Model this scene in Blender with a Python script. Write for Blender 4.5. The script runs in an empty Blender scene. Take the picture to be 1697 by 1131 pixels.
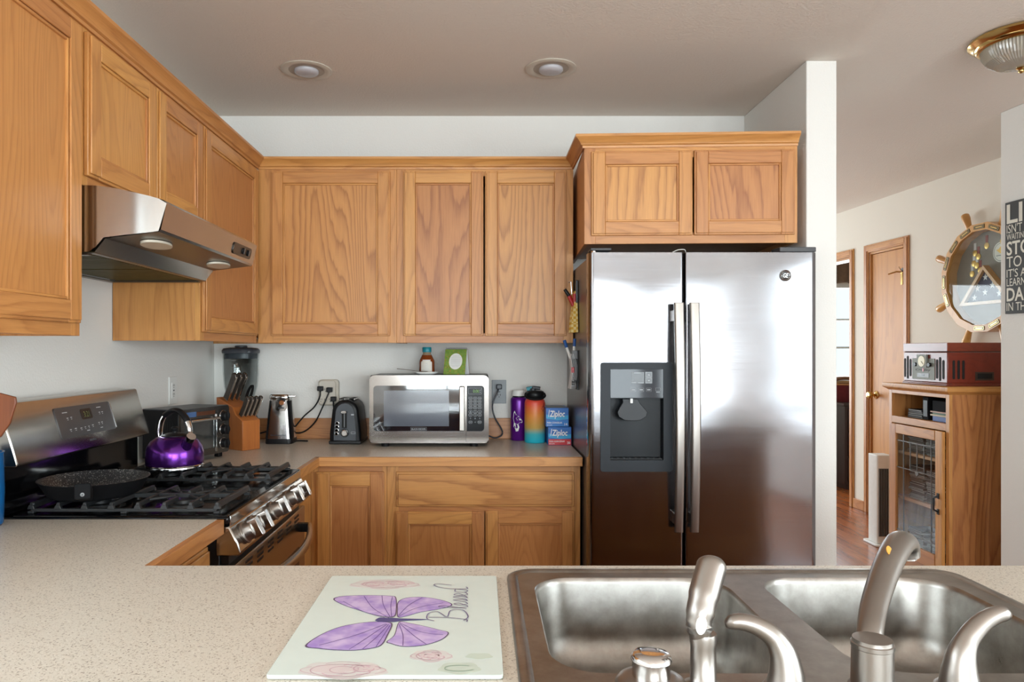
import bpy, bmesh, math, random
from mathutils import Matrix, Vector
random.seed(7)
R = math.radians; PI = math.pi
S = bpy.context.scene; COL = S.collection

# ---------------------------------------------------------------- camera, world, light, exposure
F, CX, CY, CH = 1206.0, 797.0, 583.0, 1.355        # focal length in px, vanishing point, eye height
def wx(px, D): return (px - CX) * D / F
def wz(py, D): return CH - (py - CY) * D / F
cam = bpy.data.cameras.new('camera'); cam_o = bpy.data.objects.new('camera', cam); COL.objects.link(cam_o)
cam.sensor_width = 36.0; cam.lens = 36.0 * F / 1697
cam.shift_x = (848.5 - CX) / 1697; cam.shift_y = (CY - 565.5) / 1697
cam.clip_start = 0.05
cam_o.location = (0, 0, CH); cam_o.rotation_euler = (PI / 2, 0, 0)
S.camera = cam_o
S.view_settings.view_transform = 'Standard'; S.view_settings.look = 'None'
S.view_settings.gamma = 1.0; S.view_settings.use_curve_mapping = False
S.view_settings.exposure = 0.42
w = bpy.data.worlds.new('sky'); S.world = w; w.use_nodes = True
w.node_tree.nodes['Background'].inputs[0].default_value = (0.80, 0.90, 1.0, 1)
w.node_tree.nodes['Background'].inputs[1].default_value = 1.0
CEIL, FLO = 2.55, 0.06
def window_light(name, loc, target, sx, sy, watts, color=(0.89, 0.955, 1.0)):
    l = bpy.data.lights.new(name, 'AREA'); l.shape = 'RECTANGLE'; l.size = sx; l.size_y = sy
    l.energy = watts; l.color = color
    o = bpy.data.objects.new(name, l); COL.objects.link(o); o.location = loc
    d = Vector(target) - Vector(loc)
    o.rotation_euler = d.to_track_quat('-Z', 'Y').to_euler()
    return o
# daylight through the windows: (x0, x1, z0, z1) openings of the rear and far walls
REAR = [(0.45, 2.2, 0.6, 2.2), (2.35, 4.1, 0.6, 2.2), (-1.15, 0.15, 0.75, 2.2)]
FAR = [(-0.6, 0.9, 0.6, 2.2), (1.1, 2.5, 0.6, 2.2), (3.45, 4.75, 1.02, 2.13)]
REAR_Y, FAR_Y = -4.0, 8.3
WIN = 46.0
for i, (a, b, c, d) in enumerate(REAR):
    window_light('daylight_rear', ((a + b) / 2, REAR_Y - 0.14, (c + d) / 2), ((a + b) / 2, 0, (c + d) / 2), b - a, d - c, WIN * (b - a) * (d - c))
for i, (a, b, c, d) in enumerate(FAR):
    window_light('daylight_far', ((a + b) / 2, FAR_Y + 0.14, (c + d) / 2), ((a + b) / 2, 0, (c + d) / 2), b - a, d - c, 30 * (b - a) * (d - c))
SIDE = (-1.6, 1.1, 0.75, 2.15)      # unseen window added in the right wall for side light, y0 y1 z0 z1
window_light('added_light_side', (3.12, (SIDE[0] + SIDE[1]) / 2, (SIDE[2] + SIDE[3]) / 2), (0, (SIDE[0] + SIDE[1]) / 2, (SIDE[2] + SIDE[3]) / 2), SIDE[1] - SIDE[0], SIDE[3] - SIDE[2], 90)

LEFT = (-0.5, 1.1, 1.2, 2.15)        # window added in the left wall for the hood's reflection, y0 y1 z0 z1
window_light('added_light_left', (-1.50, (LEFT[0] + LEFT[1]) / 2, (LEFT[2] + LEFT[3]) / 2), (0, (LEFT[0] + LEFT[1]) / 2, (LEFT[2] + LEFT[3]) / 2), LEFT[1] - LEFT[0], LEFT[3] - LEFT[2], 22)
# ---------------------------------------------------------------- materials
def c(r, g, b):
    f = lambda v: (v / 255 / 12.92) if v / 255 <= 0.04045 else ((v / 255 + 0.055) / 1.055) ** 2.4
    return (f(r), f(g), f(b), 1)
class NT:
    def __init__(s, name):
        s.m = bpy.data.materials.new(name); s.m.use_nodes = True; s.t = s.m.node_tree
        s.b = s.t.nodes['Principled BSDF']
    def n(s, kind, **kw):
        o = s.t.nodes.new('ShaderNode' + kind)
        for k, v in kw.items(): setattr(o, k, v)
        return o
    def l(s, a, b): s.t.links.new(a, b)
    def math(s, op, a, b=None, cl=False):
        o = s.n('Math', operation=op); o.use_clamp = cl
        for i, v in enumerate((a, b)):
            if v is None: continue
            if isinstance(v, (int, float)): o.inputs[i].default_value = v
            else: s.l(v, o.inputs[i])
        return o.outputs[0]
    def mix(s, fac, a, b):
        o = s.n('Mix', data_type='RGBA')
        for i, v in ((0, fac), (6, a), (7, b)):
            if isinstance(v, (int, float)): o.inputs[i].default_value = v
            elif isinstance(v, tuple): o.inputs[i].default_value = v
            else: s.l(v, o.inputs[i])
        return o.outputs[2]
    def coords(s, scale, off=None):
        tc = s.n('TexCoord'); mp = s.n('Mapping'); mp.inputs['Scale'].default_value = scale
        v = tc.outputs['Object']
        if off is not None:
            a = s.n('VectorMath', operation='ADD'); s.l(v, a.inputs[0]); s.l(off, a.inputs[1]); v = a.outputs[0]
        s.l(v, mp.inputs['Vector']); return mp.outputs[0]
    def noise(s, vec, scale=1.0, detail=2.0, rough=0.5, dist=0.0):
        o = s.n('TexNoise'); s.l(vec, o.inputs['Vector']); o.inputs['Scale'].default_value = scale
        o.inputs['Detail'].default_value = detail; o.inputs['Roughness'].default_value = rough; o.inputs['Distortion'].default_value = dist
        return o.outputs['Fac']
    def ramp(s, fac, stops):
        o = s.n('ValToRGB'); e = o.color_ramp.elements
        while len(e) < len(stops): e.new(0.5)
        for el, (p, col) in zip(e, stops): el.position = p; el.color = col if len(col) == 4 else (*col, 1)
        s.l(fac, o.inputs[0]); return o.outputs[0]
    def bump(s, h, strength=0.1, dist=0.002):
        o = s.n('Bump'); o.inputs['Strength'].default_value = strength; o.inputs['Distance'].default_value = dist
        s.l(h, o.inputs['Height']); s.l(o.outputs[0], s.b.inputs['Normal'])
    def set(s, **kw):
        names = {'col': 'Base Color', 'rough': 'Roughness', 'metal': 'Metallic', 'trans': 'Transmission Weight', 'ior': 'IOR', 'spec': 'Specular IOR Level',
                 'coat': 'Coat Weight', 'coatr': 'Coat Roughness', 'em': 'Emission Color', 'ems': 'Emission Strength', 'alpha': 'Alpha', 'aniso': 'Anisotropic'}
        for k, v in kw.items():
            i = s.b.inputs[names[k]]
            if isinstance(v, (int, float, tuple)): i.default_value = v
            else: s.l(v, i)
        return s
def plain(name, col, rough=0.5, metal=0.0, mottle=0.06, **kw):
    t = NT(name); v = t.coords((1, 1, 1)); nz = t.noise(v, 40, 3)
    dark = tuple(x * (1 - mottle * 2) for x in col[:3]) + (1,)
    t.set(col=t.mix(nz, dark, col), rough=rough, metal=metal, **kw)
    return t.m
def oak(name, axis, light=(197, 138, 78), dark=(144, 86, 42), lines=0.55, freq=17.0, across=4.2, rough=0.41):
    t = NT(name)
    at = t.n('Attribute', attribute_name='seed')
    cb = t.n('CombineXYZ')
    for i, k in enumerate((37.1, 51.7, 29.3)): t.l(t.math('MULTIPLY', at.outputs['Fac'], k), cb.inputs[i])
    sc = [1.0, 1.0, 1.0]; sc['xyz'.index(axis)] = 0.13
    v = t.coords(tuple(sc), cb.outputs[0])
    big = t.noise(v, across, 1.0, 0.4, 0.15)
    jag = t.noise(v, 38, 2.0, 0.6)
    k = t.math('ADD', t.math('MULTIPLY', big, freq), t.math('MULTIPLY', jag, 0.9))
    fr = t.math('FRACT', k)
    line = t.ramp(fr, [(0.0, (0.15,) * 3), (0.12, (1,) * 3), (0.38, (0.35,) * 3), (0.75, (0,) * 3), (1.0, (0.15,) * 3)])
    sp = [420.0, 420.0, 420.0]; sp['xyz'.index(axis)] = 9.0
    v2 = t.coords(tuple(sp), cb.outputs[0])
    pore = t.ramp(t.noise(v2, 1.0, 2.0, 0.6), [(0.42, (1,) * 3), (0.56, (0,) * 3)])
    fac = t.math('ADD', t.math('MULTIPLY', line, lines), t.math('MULTIPLY', pore, 0.16), True)
    col = t.mix(fac, c(*light), c(*dark))
    tone = t.math('FRACT', t.math('MULTIPLY', at.outputs['Fac'], 7.31))
    hs = t.n('HueSaturation'); t.l(col, hs.inputs['Color'])
    t.l(t.math('ADD', t.math('MULTIPLY', tone, 0.24), 0.88), hs.inputs['Value'])
    t.l(t.math('ADD', t.math('MULTIPLY', tone, 0.012), 0.494), hs.inputs['Hue'])
    t.set(col=hs.outputs[0], rough=rough, spec=0.55)
    t.bump(t.math('ADD', line, pore), 0.05, 0.0006)
    return t.m
OX, OY, OZ = oak('oak_x', 'x', lines=0.4, across=6), oak('oak_y', 'y', lines=0.4, across=6), oak('oak_z', 'z', lines=0.4, across=6)
OP = oak('oak_panel', 'z', lines=0.66, freq=24, across=3.4)
OPF = oak('oak_panel_fine', 'z', lines=0.30, freq=30, across=6)
OPX = oak('oak_panel_x', 'x', lines=0.66, freq=24, across=3.4)
DOORW = oak('door_oak', 'z', (208, 148, 66), (178, 116, 44), 0.5, 15, 3.0, 0.5)
def paint(name, col, strength=0.35):
    t = NT(name); v = t.coords((1, 1, 1)); t.set(col=col, rough=0.85, spec=0.3)
    t.bump(t.noise(v, 130, 2, 0.55), strength, 0.003); return t.m
WALL = paint('wall_paint', c(226, 224, 219)); CEILM = paint('ceiling_paint', c(222, 214, 204), 0.8)
HALLW = paint('hall_paint', c(228, 222, 210), 0.15)
def hardwood():
    t = NT('hardwood'); v = t.coords((1, 1, 1))
    br = t.n('TexBrick'); mp = t.n('Mapping'); mp.inputs['Rotation'].default_value = (0, 0, PI / 2); t.l(v, mp.inputs['Vector']); t.l(mp.outputs[0], br.inputs['Vector'])
    br.inputs['Scale'].default_value = 1.0; br.inputs['Brick Width'].default_value = 1.1; br.inputs['Row Height'].default_value = 0.09
    br.inputs['Mortar Size'].default_value = 0.0012; br.inputs['Color1'].default_value = c(176, 104, 56); br.inputs['Color2'].default_value = c(146, 80, 40); br.inputs['Mortar'].default_value = c(80, 40, 18)
    g = t.noise(t.coords((60, 5, 60)), 1, 3, 0.6, 0.4)
    t.set(col=t.mix(t.ramp(g, [(0.4, (0,) * 3), (0.65, (0.6,) * 3)]), br.outputs['Color'], c(112, 58, 28)), rough=0.25); return t.m
FLOORM = hardwood()
def laminate():
    t = NT('speckled_laminate'); v = t.coords((1, 1, 1))
    n1 = t.noise(v, 330, 2, 0.6); n2 = t.noise(v, 520, 1, 0.5)
    col = t.mix(t.ramp(n1, [(0.30, (1,) * 3), (0.42, (0,) * 3)]), c(206, 197, 183), c(150, 134, 116))
    col = t.mix(t.ramp(n2, [(0.64, (0,) * 3), (0.74, (1,) * 3)]), col, c(228, 222, 212))
    n3 = t.noise(v, 260, 0, 0.5); col = t.mix(t.ramp(n3, [(0.70, (0,) * 3), (0.76, (0.8,) * 3)]), col, c(112, 94, 80))
    t.set(col=col, rough=0.30, spec=0.5); return t.m
LAM = laminate()
def steel(name, col=(200, 198, 195), rough=0.24, brush='z', wave=0.0, bs=900):
    t = NT(name); sc = [bs, bs, bs]; sc['xyz'.index(brush)] = 6
    nz = t.noise(t.coords(tuple(sc)), 1, 2, 0.6)
    t.set(col=t.mix(nz, tuple(x * 0.88 for x in c(*col)[:3]) + (1,), c(*col)), metal=1.0, rough=t.math('ADD', t.math('MULTIPLY', nz, 0.08), rough - 0.04))
    if wave:
        t.bump(t.noise(t.coords((2.2, 2.2, 4.5)), 1.0, 1.0, 0.4), wave, 0.02)
    return t.m
FRIDGE = steel('fridge_steel', (146, 146, 150), 0.12, 'x', 0.20)
STEEL = steel('brushed_steel', (188, 184, 178), 0.20, 'y')
STEELX = steel('brushed_steel_x', (186, 183, 180), 0.18, 'x')
def sink_steel():
    t = NT('sink_steel'); v = t.coords((1, 1, 1)); a = t.noise(v, 22, 4, 0.65); d = t.noise(t.coords((30, 900, 900)), 1, 2, 0.6)
    t.set(col=t.mix(t.ramp(a, [(0.35, (0,) * 3), (0.7, (1,) * 3)]), c(146, 142, 136), c(172, 169, 164)), metal=1.0, rough=t.math('ADD', t.math('MULTIPLY', a, 0.22), t.math('ADD', t.math('MULTIPLY', d, 0.08), 0.18)))
    t.bump(t.noise(v, 60, 3, 0.6), 0.03, 0.002); return t.m
SINKM = sink_steel()
NICKEL = plain('satin_nickel', c(158, 152, 146), 0.34, 1.0, 0.02)
CHROME = plain('chrome', c(225, 225, 225), 0.08, 1.0, 0.01)
BRASS = plain('polished_brass', c(198, 168, 108), 0.16, 1.0, 0.03)
BLACK = plain('black_plastic', c(22, 22, 24), 0.38, spec=0.28); MATBLACK = plain('matte_black', c(20, 20, 22), 0.7, spec=0.12); BLACKG = plain('gloss_black', c(10, 10, 12), 0.10)
IRON = plain('cast_iron', c(34, 36, 38), 0.45, 0.0, 0.2)
CHAR = plain('charcoal_plastic', c(58, 62, 68), 0.38); GREY = plain('grey_plastic', c(120, 122, 124), 0.4)
FSIDE = plain('fridge_side', c(112, 104, 98), 0.28, 0.6)
WHITE = plain('white_plastic', c(232, 232, 228), 0.35); OFFW = plain('offwhite', c(206, 198, 184), 0.4)
PAPER = plain('paper', c(232, 232, 232), 0.7); DARKGAP = plain('dark_gap', c(16, 15, 14), 0.8)
RED = plain('red_plastic', c(176, 30, 34), 0.35); BLUE = plain('blue_plastic', c(36, 84, 150), 0.4)
TEAL = plain('teal_cap', c(22, 134, 148), 0.4)
def glass(name, col=(1, 1, 1, 1), rough=0.0):
    t = NT(name); t.set(col=col, rough=rough, trans=1.0, ior=1.45); return t.m
def pane(name, tint=(0.95, 0.97, 0.97, 1), refl=1.0):
    t = NT(name); tr = t.n('BsdfTransparent'); tr.inputs[0].default_value = tint
    gl = t.n('BsdfGlossy'); gl.inputs['Roughness'].default_value = 0.02
    fr = t.n('Fresnel'); fr.inputs[0].default_value = 1.5
    mx = t.n('MixShader'); ge = t.n('NewGeometry'); t.l(t.math('MULTIPLY', t.math('MULTIPLY', fr.outputs[0], refl, True), t.math('SUBTRACT', 1.0, ge.outputs['Backfacing'])), mx.inputs[0]); t.l(tr.outputs[0], mx.inputs[1]); t.l(gl.outputs[0], mx.inputs[2])
    t.l(mx.outputs[0], t.t.nodes['Material Output'].inputs['Surface']); return t.m
GLASS = pane('thin_glass', (0.93, 0.96, 0.96, 1), 0.9); PANE = pane('window_pane')
def lit(name, col, strength):
    t = NT(name); t.set(col=col, em=col, ems=strength, rough=0.5); return t.m

# ---------------------------------------------------------------- mesh helpers
class MB:
    def __init__(s, T=None):
        s.T = T or Matrix(); s.F = Matrix(); s.v = []; s.f = []; s.mi = []; s.sd = []; s.mats = []
    def fr(s, M): s.F = M; return s
    def _m(s, m):
        if m not in s.mats: s.mats.append(m)
        return s.mats.index(m)
    def add(s, vs, fs, m, seed=None):
        M = s.T @ s.F; n = len(s.v); seed = random.random() if seed is None else seed
        s.v += [tuple(M @ Vector(p)) for p in vs]
        flip = M.determinant() < 0
        for f in fs:
            s.f.append([n + i for i in (reversed(f) if flip else f)]); s.mi.append(s._m(m)); s.sd.append(seed)
        return s
    def box(s, x0, x1, y0, y1, z0, z1, m, seed=None):
        vs = [(x, y, z) for x in (x0, x1) for y in (y0, y1) for z in (z0, z1)]
        return s.add(vs, [(0, 1, 3, 2), (4, 6, 7, 5), (0, 4, 5, 1), (2, 3, 7, 6), (0, 2, 6, 4), (1, 5, 7, 3)], m, seed)
    def loft(s, loops, m, cap0=True, cap1=True, closed=True, seed=None):
        k = len(loops[0]); vs = [p for L in loops for p in L]; fs = []
        for i in range(len(loops) - 1):
            for j in range(k if closed else k - 1):
                a, b = i * k + j, i * k + (j + 1) % k
                fs.append((a, b, b + k, a + k))
        if cap0: fs.append(tuple(reversed(range(k))))
        if cap1: fs.append(tuple((len(loops) - 1) * k + j for j in range(k)))
        return s.add(vs, fs, m, seed)
    def prism(s, pts, n0, n1, m, seed=None):
        return s.loft([[(x, y, n0) for x, y in pts], [(x, y, n1) for x, y in pts]], m, seed=seed)
    def lathe(s, prof, m, at=(0, 0, 0), seg=32, cap0=True, cap1=True, sx=1.0, sy=1.0, seed=None):
        L = [[(at[0] + r * sx * math.cos(2 * PI * j / seg), at[1] + r * sy * math.sin(2 * PI * j / seg), at[2] + z) for j in range(seg)] for r, z in prof]
        return s.loft(L, m, cap0, cap1, seed=seed)
    def tube(s, path, r, m, seg=10, flat=1.0, up=(0, 0, 1), seed=None, sq=False):
        P = [Vector(p) for p in path]; n = len(P); rs = r if isinstance(r, (list, tuple)) else [r] * n; L = []
        for i, p in enumerate(P):
            t = (P[min(i + 1, n - 1)] - P[max(i - 1, 0)]).normalized()
            a = t.cross(Vector(up))
            if a.length < 1e-4: a = t.cross(Vector((1, 0, 0)))
            a.normalize(); b = a.cross(t).normalized(); ring = []
            for j in range(seg):
                g = 2 * PI * j / seg; cx, cy = math.cos(g), math.sin(g)
                if sq: k = 1 / max(abs(cx), abs(cy)) ** 0.7; cx *= k; cy *= k
                ring.append(tuple(p + a * (cx * rs[i]) + b * (cy * rs[i] * flat)))
            L.append(ring)
        return s.loft(L, m, seed=seed)
    def sphere(s, at, r, m, sx=1, sy=1, sz=1, seg=20, rings=12):
        return s.lathe([(max(1e-5, r * math.sin(PI * i / rings)), -r * sz * math.cos(PI * i / rings)) for i in range(rings + 1)], m, at, seg, sx=sx, sy=sy)
    def plate(s, outlines, n0, n1, m, seed=None):
        cu = bpy.data.curves.new('tmp', 'CURVE'); cu.dimensions = '2D'; cu.fill_mode = 'BOTH'; cu.extrude = abs(n1 - n0) / 2
        for pts in outlines:
            sp = cu.splines.new('POLY'); sp.points.add(len(pts) - 1); sp.use_cyclic_u = True
            for q, (x, y) in zip(sp.points, pts): q.co = (x, y, 0, 1)
        s._curve(cu, (n0 + n1) / 2, m, seed); return s
    def _curve(s, cu, z, m, seed=None, fit=None):
        o = bpy.data.objects.new('tmp', cu); me = o.to_mesh()
        vs = [Vector(v.co) for v in me.vertices]; fs = [tuple(p.vertices) for p in me.polygons]
        o.to_mesh_clear(); bpy.data.objects.remove(o); bpy.data.curves.remove(cu)
        if fit and vs:
            x0, x1 = min(v.x for v in vs), max(v.x for v in vs); y0, y1 = min(v.y for v in vs), max(v.y for v in vs)
            fx0, fx1, fy0, fy1 = fit; kx = (fx1 - fx0) / max(1e-9, x1 - x0); ky = (fy1 - fy0) / max(1e-9, y1 - y0)
            vs = [Vector((fx0 + (v.x - x0) * kx, fy0 + (v.y - y0) * ky, v.z)) for v in vs]
        s.add([(v.x, v.y, v.z + z) for v in vs], fs, m, seed)
    def text(s, txt, x0, x1, y0, y1, n, m, shear=0.0, thick=0.0004, bold=0.0):
        cu = bpy.data.curves.new('tmp', 'FONT'); cu.body = txt; cu.size = 1.0; cu.shear = shear; cu.extrude = 0.0; cu.offset = bold; cu.resolution_u = 3
        s._curve(cu, n + thick, m, None, (x0, x1, y0, y1)); return s
    def build(s, name, parent=None, bevel=0.0, smooth=38, segs=2):
        me = bpy.data.meshes.new(name); me.from_pydata(s.v, [], s.f); me.update()
        for m in s.mats: me.materials.append(m)
        for p, i in zip(me.polygons, s.mi): p.material_index = i; p.use_smooth = True
        a = me.attributes.new('seed', 'FLOAT', 'FACE'); a.data.foreach_set('value', s.sd)
        bm = bmesh.new(); bm.from_mesh(me); bmesh.ops.recalc_face_normals(bm, faces=bm.faces); bm.to_mesh(me); bm.free()
        me.set_sharp_from_angle(angle=R(smooth))
        o = bpy.data.objects.new(name, me); COL.objects.link(o)
        if parent is not None: o.parent = parent
        if bevel:
            b = o.modifiers.new('bevel', 'BEVEL'); b.width = bevel; b.segments = segs; b.limit_method = 'ANGLE'; b.angle_limit = R(40); b.harden_normals = False
        return o
def props(o, label, cat, group=None):
    o['label'] = label; o['category'] = cat
    if group: o['group'] = group
    return o
class Thing:
    """an Empty at the thing's base that parents its parts; parts are written in world coordinates (or local ones)"""
    def __init__(s, name, label, cat, loc, rz=0.0, group=None, rot=None):
        s.o = bpy.data.objects.new(name, None); COL.objects.link(s.o); s.o.empty_display_size = 0.05
        s.o.location = loc; s.o.rotation_euler = rot or (0, 0, rz); props(s.o, label, cat, group)
        s.M = Matrix.Translation(loc) @ s.o.rotation_euler.to_matrix().to_4x4(); s.I = s.M.inverted()
    def mb(s, local=False): return MB(Matrix() if local else s.I)
    def part(s, mb, name, parent=None, bevel=0.0, label=None, **k):
        o = mb.build(name, parent or s.o, bevel, **k)
        if label: o['label'] = label
        return o
def single(name, label, cat, loc, fill, group=None, bevel=0.0, rz=0.0, local=False, **k):
    M = Matrix.Translation(loc) @ Matrix.Rotation(rz, 4, 'Z')
    mb = MB(Matrix() if local else M.inverted()); fill(mb)
    o = mb.build(name, None, bevel, **k); o.matrix_world = M; props(o, label, cat, group); return o
def struct(name, fill, bevel=0.0, parent=None):
    mb = MB(); fill(mb); o = mb.build(name, parent, bevel)
    if parent is None: o['kind'] = 'structure'
    return o
def dup(o, parent=None):
    q = o.copy(); COL.objects.link(q)
    if parent is not None: q.parent = parent
    for ch in list(o.children): dup(ch, q)
    return q
def frame(o, U, V):
    U = Vector(U).normalized(); V = Vector(V).normalized(); N = U.cross(V); M = Matrix.Identity(4)
    for i in range(3): M[i][0], M[i][1], M[i][2], M[i][3] = U[i], V[i], N[i], o[i]
    return M
def FB(D): return frame((0, D, 0), (1, 0, 0), (0, 0, 1))      # faces the camera: u = x, v = z, n toward the camera
def FR(X): return frame((X, 0, 0), (0, 1, 0), (0, 0, 1))      # faces +x: u = y
def FL(X): return frame((X, 0, 0), (0, -1, 0), (0, 0, 1))     # faces -x: u = -y
def rrect(x0, x1, y0, y1, r, k=5):
    P = []
    for cx, cy, a0 in ((x1 - r, y1 - r, 0), (x0 + r, y1 - r, 90), (x0 + r, y0 + r, 180), (x1 - r, y0 + r, 270)):
        for i in range(k + 1):
            a = R(a0 + 90 * i / k); P.append((cx + r * math.cos(a), cy + r * math.sin(a)))
    return P
def ell(cx, cy, rx, ry, n=24, a0=0.0): return [(cx + rx * math.cos(a0 + 2 * PI * i / n), cy + ry * math.sin(a0 + 2 * PI * i / n)) for i in range(n)]
def bez(pts, n=10):
    """smooth closed/open path through points (Catmull-Rom)"""
    P = [Vector(p) for p in pts]; out = []
    for i in range(len(P) - 1):
        p0, p1, p2, p3 = P[max(i - 1, 0)], P[i], P[i + 1], P[min(i + 2, len(P) - 1)]
        for j in range(n):
            t = j / n
            out.append(tuple(0.5 * ((2 * p1) + (p2 - p0) * t + (2 * p0 - 5 * p1 + 4 * p2 - p3) * t * t + (3 * p1 - p0 - 3 * p2 + p3) * t ** 3)))
    out.append(tuple(P[-1])); return out
#SECTION-ROOM
XL, YB = -1.352, 3.69                      # left wall face, back wall face
XP = 1.335; YP = 2.985                     # alcove partition face and its front end
def wall_with_holes(mb, f, u0, u1, holes, m, t=0.12, z0=FLO, z1=CEIL):
    """wall slab behind the frame plane, cut by openings (u0,u1,v0,v1)"""
    mb.fr(f); hs = sorted(holes); u = u0
    for a, b, lo, hi in hs:
        mb.box(u, a, z0, z1, -t, 0, m)
        if lo > z0: mb.box(a, b, z0, lo, -t, 0, m)
        if hi < z1: mb.box(a, b, hi, z1, -t, 0, m)
        u = b
    mb.box(u, u1, z0, z1, -t, 0, m)
struct('floor', lambda b: b.box(-1.6, 6.2, -4.2, 8.5, FLO - 0.1, FLO, FLOORM))
struct('ceiling', lambda b: b.box(-1.6, 6.2, -4.2, 8.5, CEIL, CEIL + 0.1, CEILM))
struct('wall_left', lambda b: wall_with_holes(b, FR(XL), REAR_Y, FAR_Y, [LEFT], WALL))
struct('wall_back', lambda b: b.box(XL, XP, YB, YB + 0.12, FLO, CEIL, WALL))
struct('wall_alcove', lambda b: b.box(XP, XP + 0.125, YP, YB + 0.12, FLO, CEIL, WALL), 0.004)
HD = Vector((0.061, -0.998, 0)).normalized(); HO = Vector((3.2, 4.49, 0))      # hall wall: direction toward the camera, a point
HF = frame(HO, HD, (0, 0, 1))
HALL = HF                                   # u = 0 at y 4.49, grows toward the camera, n into the hall
D1 = (-1.353, -0.912, FLO, 2.15)            # closet door opening
D2 = (-2.45, -1.62, FLO, 2.15)              # open doorway
struct('wall_hall', lambda b: wall_with_holes(b, HALL, -3.9, 0.95, [D2, D1], HALLW))
SO = Vector((2.6, 3.64, 0)); SF = frame(SO, HD, (0, 0, 1))
SD = (2.56, 5.24, SIDE[2], SIDE[3])
struct('wall_right', lambda b: wall_with_holes(b, SF, 0, 7.75, [SD], WALL, 0.14), 0.003)
struct('wall_return', lambda b: b.box(2.76, 3.4, 3.55, 3.64, FLO, CEIL, HALLW))
struct('wall_rear', lambda b: wall_with_holes(b, frame((0, REAR_Y, 0), (-1, 0, 0), (0, 0, 1)), -4.6, 1.6, [(-x1, -x0, z0, z1) for x0, x1, z0, z1 in REAR], WALL))
struct('wall_far', lambda b: wall_with_holes(b, FB(FAR_Y), -1.5, 6.2, FAR, HALLW))
struct('wall_bedroom', lambda b: (b.box(6.0, 6.12, 5.0, FAR_Y, FLO, CEIL, HALLW), b.box(3.35, 6.0, 4.9, 5.0, FLO, CEIL, HALLW)))
# windows: frame, sash bars and pane, set in each opening
def window(n, f, u0, u1, v0, v1, cols, rows, m=WHITE):
    mb = MB().fr(f)
    for a, b_, lo, hi in ((u0, u1, v0, v0 + 0.05), (u0, u1, v1 - 0.05, v1), (u0, u0 + 0.05, v0, v1), (u1 - 0.05, u1, v0, v1)): mb.box(a, b_, lo, hi, -0.10, 0.012, m)
    for i in range(1, cols): x = u0 + (u1 - u0) * i / cols; mb.box(x - 0.015, x + 0.015, v0 + 0.05, v1 - 0.05, -0.08, -0.04, m)
    for i in rows: mb.box(u0 + 0.05, u1 - 0.05, i - 0.012, i + 0.012, -0.08, -0.04, m)
    o = mb.build('window_%d' % n); o['kind'] = 'structure'
    pb = MB().fr(f); pb.box(u0 + 0.05, u1 - 0.05, v0 + 0.05, v1 - 0.05, -0.064, -0.058, PANE); pb.build('pane', o)
RF = frame((0, REAR_Y, 0), (-1, 0, 0), (0, 0, 1))
for i, (a, b_, lo, hi) in enumerate(REAR): window(i + 1, RF, -b_, -a, lo, hi, 2 if b_ - a > 1 else 1, [(lo + hi) / 2])
for i, (a, b_, lo, hi) in enumerate(FAR): window(i + 4, FB(FAR_Y), a, b_, lo, hi, 1 if i == 2 else 2, [1.40, 1.72] if i == 2 else [1.4])
window(7, SF, SD[0], SD[1], SD[2], SD[3], 2, [])  # frame of the window added for side light
window(8, FR(XL), *LEFT, 2, [])  # frame of the added left window, out of view
# oak backsplash strip, hall baseboard
struct('trim_1', lambda b: b.fr(FB(YB)).box(XL, 0.43, 0.9145, 1.018, 0, 0.018, OX), 0.002)
struct('baseboard_hall', lambda b: (b.fr(HALL).box(-1.56, -1.413, FLO, FLO + 0.08, 0, 0.014, OY), b.box(-0.85, 0.8, FLO, FLO + 0.08, 0, 0.014, OY)), 0.003)
# closet door: casing, slab, knob
def casing(b, d, w=0.06):
    b.fr(HALL)
    for a, e, lo, hi, m in ((d[0] - w, d[0], FLO, d[3] + w, OZ), (d[1], d[1] + w, FLO, d[3] + w, OZ), (d[0], d[1], d[3], d[3] + w, OY)):
        b.box(a, e, lo, hi, 0, 0.012, m)
        if m is OZ: b.box(a + 0.012, e - 0.012, lo, hi - 0.012, 0.012, 0.018, m)
        else: b.box(a - 0.03, e + 0.03, lo + 0.012, hi - 0.012, 0.012, 0.018, m)
    for a, e, lo, hi, m in ((d[0], d[0] + 0.018, FLO, d[3], OZ), (d[1] - 0.018, d[1], FLO, d[3], OZ), (d[0] + 0.018, d[1] - 0.018, d[3] - 0.018, d[3], OY)):
        b.box(a, e, lo, hi, -0.12, 0, m)
dr = struct('door_1', lambda b: casing(b, D1), 0.003)
struct('door_slab', lambda b: b.fr(HALL).box(D1[0] + 0.020, D1[1] - 0.020, FLO + 0.012, D1[3] - 0.021, -0.05, -0.012, DOORW), 0.002, dr)
def knob(b):
    b.fr(HALL @ Matrix.Translation((D1[0] + 0.075, wz(654, 5.85), -0.012)))
    b.lathe([(0.001, 0), (0.032, 0), (0.032, 0.004), (0.022, 0.012), (0.011, 0.016), (0.011, 0.036), (0.020, 0.042), (0.028, 0.052), (0.029, 0.062), (0.022, 0.072), (0.001, 0.075)], BRASS, seg=24)
struct('door_knob', knob, 0, dr)
struct('door_2', lambda b: casing(b, D2), 0.003)
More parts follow.
